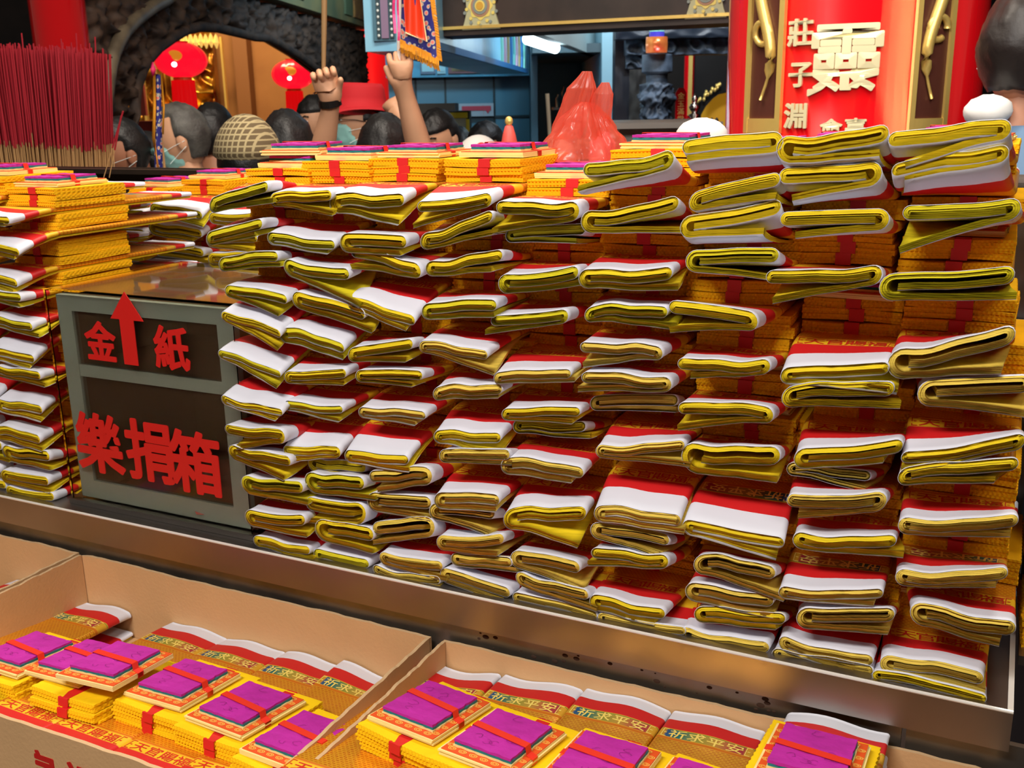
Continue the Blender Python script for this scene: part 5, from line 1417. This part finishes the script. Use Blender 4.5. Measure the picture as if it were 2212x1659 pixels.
person(992, 325, 5.7, .2, 0, M_SKIN, M_HAIR, cl('black_top', (26, 26, 28)), 'black haired head just right of the man looking down', 'short')
person(1052, 320, 5.0, PI*.8, .3, M_SKIN, M_HAIR, cl('grey_top', (90, 92, 96)), 'person with spiky black hair behind the white red dotted cap', 'short')
capw = mat('white_cap', (236, 232, 226), .7)
c_ = person(1035, 372, 4.0, PI*.9, .2, M_SKIN, M_HAIR, cl('white_top', (200, 200, 200)), 'person in a white cap with a red dot, low behind the stacks', 'short', 1.0, cap=capw)
a, z = had(1040, 322, 3.87); mbx = MB(); mbx.ball(tuple(cw(a, 3.885, z)), (.024, .024, .024), 14, 10); mbx.obj('red_dot', mat('red_dot_print', (226, 60, 50), .6), c_[0], tuple(c_[0].location))
person(318, 346, 4.6, PI*.5, .2, M_SKIN2, M_HAIR, cl('navy_blue_shirt', (36, 52, 96)), 'person in a black cap low beside the embroidered pennant', 'short', .9, cap=mat('black_cap', (24, 24, 26), .7))
person(262, 330, 3.85, PI*.7, .1, M_SKIN2, M_HAIR, cl('reddish_brown_shirt', (96, 40, 34)), 'person in shadow at the left edge of the arch, navy mask', 'short', 1.0, mask=mat('navy_white_mask', (50, 60, 100), .7))
# person at the right edge, close
den = cl('washed_denim', (98, 128, 160))
pr, X_, B_ = person(2222, 112, 2.35, -PI*.30, .1, M_SKIN2, mat('very_dark_brown_hair', (30, 22, 20), .5, bump=.6, bscale=60), den, 'person in black mask and denim jacket cut by the right edge', 'short', 1.14, mask=mat('glossy_black_mask', (26, 26, 30), .25))

# ---- poles and flag
def P3(x, y, D): a, z = had(x, y, D); return tuple(cw(a, D, z))
mb = MB(); mb.tube([P3(701, -60, 3.1), P3(700, 60, 3.1), P3(699, 150, 3.1), P3(700, 190, 3.1)], [.0085, .0078, .006, .005], 10)
o = mb.obj('wooden_pole', mat('tan_wood', (150, 116, 74), .6)); tag(o, 'tan wooden pole held by the raised left hand', 'pole')
mb = MB(); mb.tube([P3(866, -60, 3.1), P3(862, 60, 3.1), P3(862, 160, 3.1)], .006, 10); o = mb.obj('flag_pole', mat('white_pole', (236, 226, 216), .4)); tag(o, 'white pole with embroidered flag held by the raised right hand', 'flag pole')
def cloth(poly, D, m, name, amp=.012, th=.004, nx=26, ny=26):
    """four corner pixels, bilinear, gently waved"""
    V = []; (A, B_, C_, D_) = [np.array(q, float) for q in poly]
    for s in (0, 1):
        for j in range(ny+1):
            for i in range(nx+1):
                u, v = i/nx, j/ny; q = (A*(1-u)+B_*u)*(1-v)+(D_*(1-u)+C_*u)*v
                V.append(P3(q[0], q[1], D+amp*math.sin(u*9+v*3)+s*th))
    n = (nx+1)*(ny+1); F = []
    for j in range(ny):
        for i in range(nx): a = j*(nx+1)+i; F += [(a, a+1, a+nx+2, a+nx+1), (n+a, n+a+1, n+a+nx+2, n+a+nx+1)]
    rim = [i for i in range(nx)]+[nx+j*(nx+1) for j in range(ny)]+[ny*(nx+1)+nx-i for i in range(nx)]+[(ny-j)*(nx+1) for j in range(ny)]
    for q in range(len(rim)): a, c = rim[q], rim[(q+1) % len(rim)]; F.append((a, c, n+c, n+a))
    return V, F
M_EMB = bpy.data.materials.new('navy_embroidery'); M_EMB.use_nodes = True
def _em(m, sc_=60):
    nt = m.node_tree; N = nt.nodes; L = nt.links; b = N['Principled BSDF']; b.inputs['Roughness'].default_value = .7
    tc = N.new('ShaderNodeTexCoord'); v = N.new('ShaderNodeTexVoronoi'); v.inputs['Scale'].default_value = sc_; L.new(tc.outputs['Object'], v.inputs['Vector'])
    r = N.new('ShaderNodeValToRGB'); stops(r, [(0, (230, 120, 110)), (.30, (190, 190, 170)), (.42, (36, 36, 120))], 'CONSTANT'); L.new(v.outputs['Distance'], r.inputs['Fac'])
    v2 = N.new('ShaderNodeMix'); v2.data_type = 'RGBA'; v2.blend_type = 'MIX'
    L.new(r.outputs['Color'], b.inputs['Base Color'])
_em(M_EMB)
fl = empty('embroidered_flag', P3(864, 60, 3.1)); tag(fl, 'triangular embroidered flag with orange fringe below the dark beam', 'flag'); lf = P3(864, 60, 3.1)
V, F = cloth([(868, -60), (925, -60), (946, 128), (866, 88)], 3.09, M_EMB, '', .008); mesh('flag_cloth', V, F, M_EMB, fl, lf, True)
V, F = cloth([(868, -60), (898, -60), (921, 88), (876, 70)], 3.078, M_RIB, '', .006); mesh('red_centre_panel', V, F, mat('red_satin', (226, 60, 24), .45), fl, lf, True)
mb = MB(); mb.tube([P3(899, -60, 3.07), P3(922, 90, 3.07), P3(876, 71, 3.07)], .0022, 6); mb.obj('cream_piping', mat('cream_piping', (250, 226, 170), .5), fl, lf)
mb = MB(); M_FR = mat('orange_fringe', (226, 150, 24), .8)
rf = random.Random(2)
for k in range(70):
    t = k/69; x = 864+(948-864)*t; y = 88+(128-88)*t; mb.tube([P3(x, y-4, 3.085), P3(x+rf.uniform(-1.5, 1.5), y+12+rf.uniform(0, 3), 3.08), P3(x+rf.uniform(-2, 2), y+24+rf.uniform(-3, 3), 3.085)], .0016, 5)
for k in range(90):
    t = k/89; x = 925+(947-925)*t; y = -60+(128+60)*t; mb.tube([P3(x-2, y, 3.085), P3(x+8, y+5+rf.uniform(-2, 2), 3.08)], .0019, 5)
mb.obj('orange_fringe', M_FR, fl, lf)
mb = MB()
for (x0, x1, yb, ph) in ((849, 855, 72, 0), (858, 863, 88, 1)):
    n = 16; V = []
    for i in range(n+1):
        y = -60+(yb+60)*i/n
        for dx in (0, 1):
            for dd_ in (0, .003): V.append(P3((x1 if dx else x0)+1.5*math.sin(i*.5+ph), y, 3.06+dd_+.004*math.sin(i*.7+ph)))
    F = []
    for i in range(n):
        b0 = i*4; F += [(b0, b0+4, b0+6, b0+2), (b0+1, b0+5, b0+7, b0+3), (b0, b0+4, b0+5, b0+1), (b0+2, b0+6, b0+7, b0+3)]
    mb.add(V, F)
mb.obj('pink_streamers', mat('hot_pink_satin', (240, 60, 130), .4), fl, lf)
# narrow embroidered pennant on the left
pn = empty('embroidered_pennant', P3(342, 200, 3.4)); lp = P3(342, 200, 3.4); tag(pn, 'narrow navy embroidered pennant with gold edge before the grey haired man', 'pennant')
V, F = cloth([(334, 160), (347, 160), (352, 372), (334, 372)], 3.4, M_EMB, '', .004, .004, 6, 40); mesh('pennant_cloth', V, F, M_EMB, pn, lp, True)
mb = MB(); mb.tube([P3(333, 158, 3.39), P3(334, 230, 3.39), P3(332, 300, 3.39), P3(343, 372, 3.39)], .005, 6); mb.tube([P3(348, 158, 3.39), P3(354, 230, 3.39), P3(352, 290, 3.39)], .003, 6); mb.obj('gold_edging', M_FR, pn, lp, True)
mb = MB(); mb.tube([P3(329, 135, 3.39), P3(331, 150, 3.38), P3(331, 168, 3.39)], [.004, .009, .003], 8); mb.obj('pink_tie', mat('pink_satin', (220, 40, 100), .5), pn, lp, True)

mb = MB(); q0 = P3(331, 140, 3.42); mb.tube([q0, (q0[0], q0[1], CAM[2]+ZF)], .006, 8); mb.obj('staff', M_BAM, pn, lp)
# ---- red plastic bag on the fifth and sixth stacks
def bagpt(x, y, dd_): p = py(x, y, .30); v = p-CAM; L = float(np.linalg.norm(v)); return p+np.array([0, dd_, 0])
def pleated(cx, cy, w, h, lean, n=110, k=70, depth=.05, seed=0, prof=None):
    V = []
    for i in range(k+1):
        t = i/k; ww = prof(t)*w
        for j in range(n):
            th = 2*math.pi*j/n
            pl = 1+.10*math.sin(th*7+seed+t*2)+.10*noise.noise(Vector((math.cos(th)*2.5, math.sin(th)*2.5, t*4+seed)))+.16*(abs(noise.noise(Vector((math.cos(th)*5, math.sin(th)*5, t*2.2+seed))))-.2)+.10*(abs(noise.noise(Vector((math.cos(th)*9, math.sin(th)*9, t*6+seed))))-.2)
            x = cx+lean*t+ww*.5*math.cos(th)*pl; y = cy-h*t; dep = math.sin(th)*depth*prof(t)*pl
            V.append(tuple(bagpt(x, y, dep)))
    F = [(i*n+j, i*n+(j+1) % n, (i+1)*n+(j+1) % n, (i+1)*n+j) for i in range(k) for j in range(n)]+[tuple(range(k*n, k*n+n))]
    return V, F
bb = MB()
V, F = pleated(1266, 350, 186, 130, 0, seed=1, depth=.085, prof=lambda t: (1-t)**.75*.92+.12); bb.add(V, F)
V, F = pleated(1222, 300, 118, 146, 46, seed=3, depth=.03, prof=lambda t: (.54-.10*t)*min(1, .34+(1-t)*2.6)); bb.add(V, F)
V, F = pleated(1288, 300, 84, 122, 20, seed=6, depth=.03, prof=lambda t: (.52-.08*t)*min(1, .40+(1-t)*3.0)); bb.add(V, F)
M_BAG = bpy.data.materials.new('translucent_red_plastic'); M_BAG.use_nodes = True
nt = M_BAG.node_tree; N = nt.nodes; L = nt.links; b = N['Principled BSDF']
b.inputs['Base Color'].default_value = srgb(238, 136, 114); b.inputs['Roughness'].default_value = .3; b.inputs['Coat Weight'].default_value = .6
tl = N.new('ShaderNodeBsdfTranslucent'); tl.inputs[0].default_value = srgb(244, 126, 102); tp = N.new('ShaderNodeBsdfTransparent'); tp.inputs[0].default_value = srgb(250, 205, 192)
m1 = N.new('ShaderNodeMixShader'); m1.inputs[0].default_value = .6; m2 = N.new('ShaderNodeMixShader'); m2.inputs[0].default_value = .5
L.new(b.outputs[0], m1.inputs[1]); L.new(tl.outputs[0], m1.inputs[2]); L.new(m1.outputs[0], m2.inputs[1]); L.new(tp.outputs[0], m2.inputs[2]); L.new(m2.outputs[0], N['Material Output'].inputs[0])
q = bagpt(1266, 350, 0); o = bb.obj('plastic_bag', M_BAG, None, tuple(q), True); tag(o, 'translucent red plastic bag with two upright handles on top of the stacks', 'plastic bag')
sup = q
rb_ = random.Random(6)
for k, (x, y, c, nm) in enumerate(((1215, 338, (226, 214, 214), 'white'), (1300, 336, (240, 150, 180), 'pink'))):
    V = []; F = []; mbx = MB(); mbx.ball(tuple(bagpt(x, y, -.0)), (.020, .02, .034), 16, 12, 0, lambda d, p: p*(1+.25*noise.noise(d*3+Vector((k*4, 0, 0)))))
    o = mbx.obj('wrapped_packet', mat(nm+'_tissue', c, .6), None, tuple(bagpt(x, y, 0)), True); tag(o, '%s wrapped packet seen through the bottom of the plastic bag' % nm, 'packet', 'packets in the bag')
# back board that carries the bag and small things behind the stacks
s_ = MB(); s_.box((-1.0, .43, .0), (.05, .6, sup[2]-.03)); o = s_.obj('rear_riser', M_STEEL2); tag(o, 'steel riser behind the tall stacks, carrying the plastic bag', 'riser')
# white paper bowls / tissue between the stacks
for k, (x, y, r) in enumerate(((1515, 292, .030),)):
    p = py(x, y, .42 if k == 0 else .9); mbx = MB(); mbx.ball(tuple(p), (r*1.3, r, r*.85), 20, 12, 0, lambda d, q: q*(1+.06*noise.noise(d*4)))
    o = mbx.obj('white_plastic_bundle', mat('white_plastic', (246, 244, 240), .4), None, tuple(p), True); tag(o, ['white plastic bundle behind the stack left of the huge pillar', 'white plastic bundle beside the denim jacket'][k], 'plastic bundle')
a, z = had(2134, 240, 2.3); mbx = MB(); mbx.ball(tuple(cw(a, 2.3, z)), (.05, .05, .035), 20, 12, 0, lambda d, q: q*(1+.1*noise.noise(d*4))); mbx.obj('white_cuff', mat('white_cotton', (246, 244, 240), .8), pr, tuple(pr.location), True)
# small gold paper figure
p = py(1100, 300, 1.2); mbx = MB(); mbx.lathe([(.018, -.06), (.022, -.02), (.016, .01), (.010, .03), (.004, .035)], tuple(p), 16)
o = mbx.obj('paper_figurine', mat('coral_paper', (230, 90, 80), .5), None, tuple(p), True); tag(o, 'small coral paper figurine with gold top left of the plastic bag', 'figurine')
mbx = MB(); mbx.ball(tuple(p+np.array([0, 0, .042])), (.010, .010, .012), 10, 8); mbx.obj('gold_top', M_GLD, o, tuple(p))
mbx = MB(); zt = p[2]-.06; mbx.box((p[0]-.06, p[1]-.06, CAM[2]+ZF), (p[0]+.06, p[1]+.06, zt)); o = mbx.obj('figurine_stand', M_STEEL2); tag(o, 'narrow steel stand under the paper figurine', 'stand')

ALLB.sort(key=lambda t: (-t[0], t[1]))
rest = [t[2] for t in ALLB[298:]]
if rest:
    mb = MB()
    for o in rest:
        Mx = Matrix.LocRotScale(o.location, o.rotation_euler, o.scale)
        for q, m in [(o, 0)]+[(c, 1) for c in o.children]:
            mb.add([tuple(Mx@v.co) for v in q.data.vertices], [tuple(p.vertices) for p in q.data.polygons], m)
        for c in list(o.children): bpy.data.objects.remove(c)
        bpy.data.objects.remove(o)
    o = mb.obj('packed_paper_bundles', [M_GOLD, M_BAND]); tag(o, 'yellow paper bundles packed deep inside and behind the stacks, hardly visible', 'paper bundles', None, 'stuff')
for pr in BUN+PACK:
    for ob in pr:
        if ob is not False and ob is not None: bpy.data.objects.remove(ob)
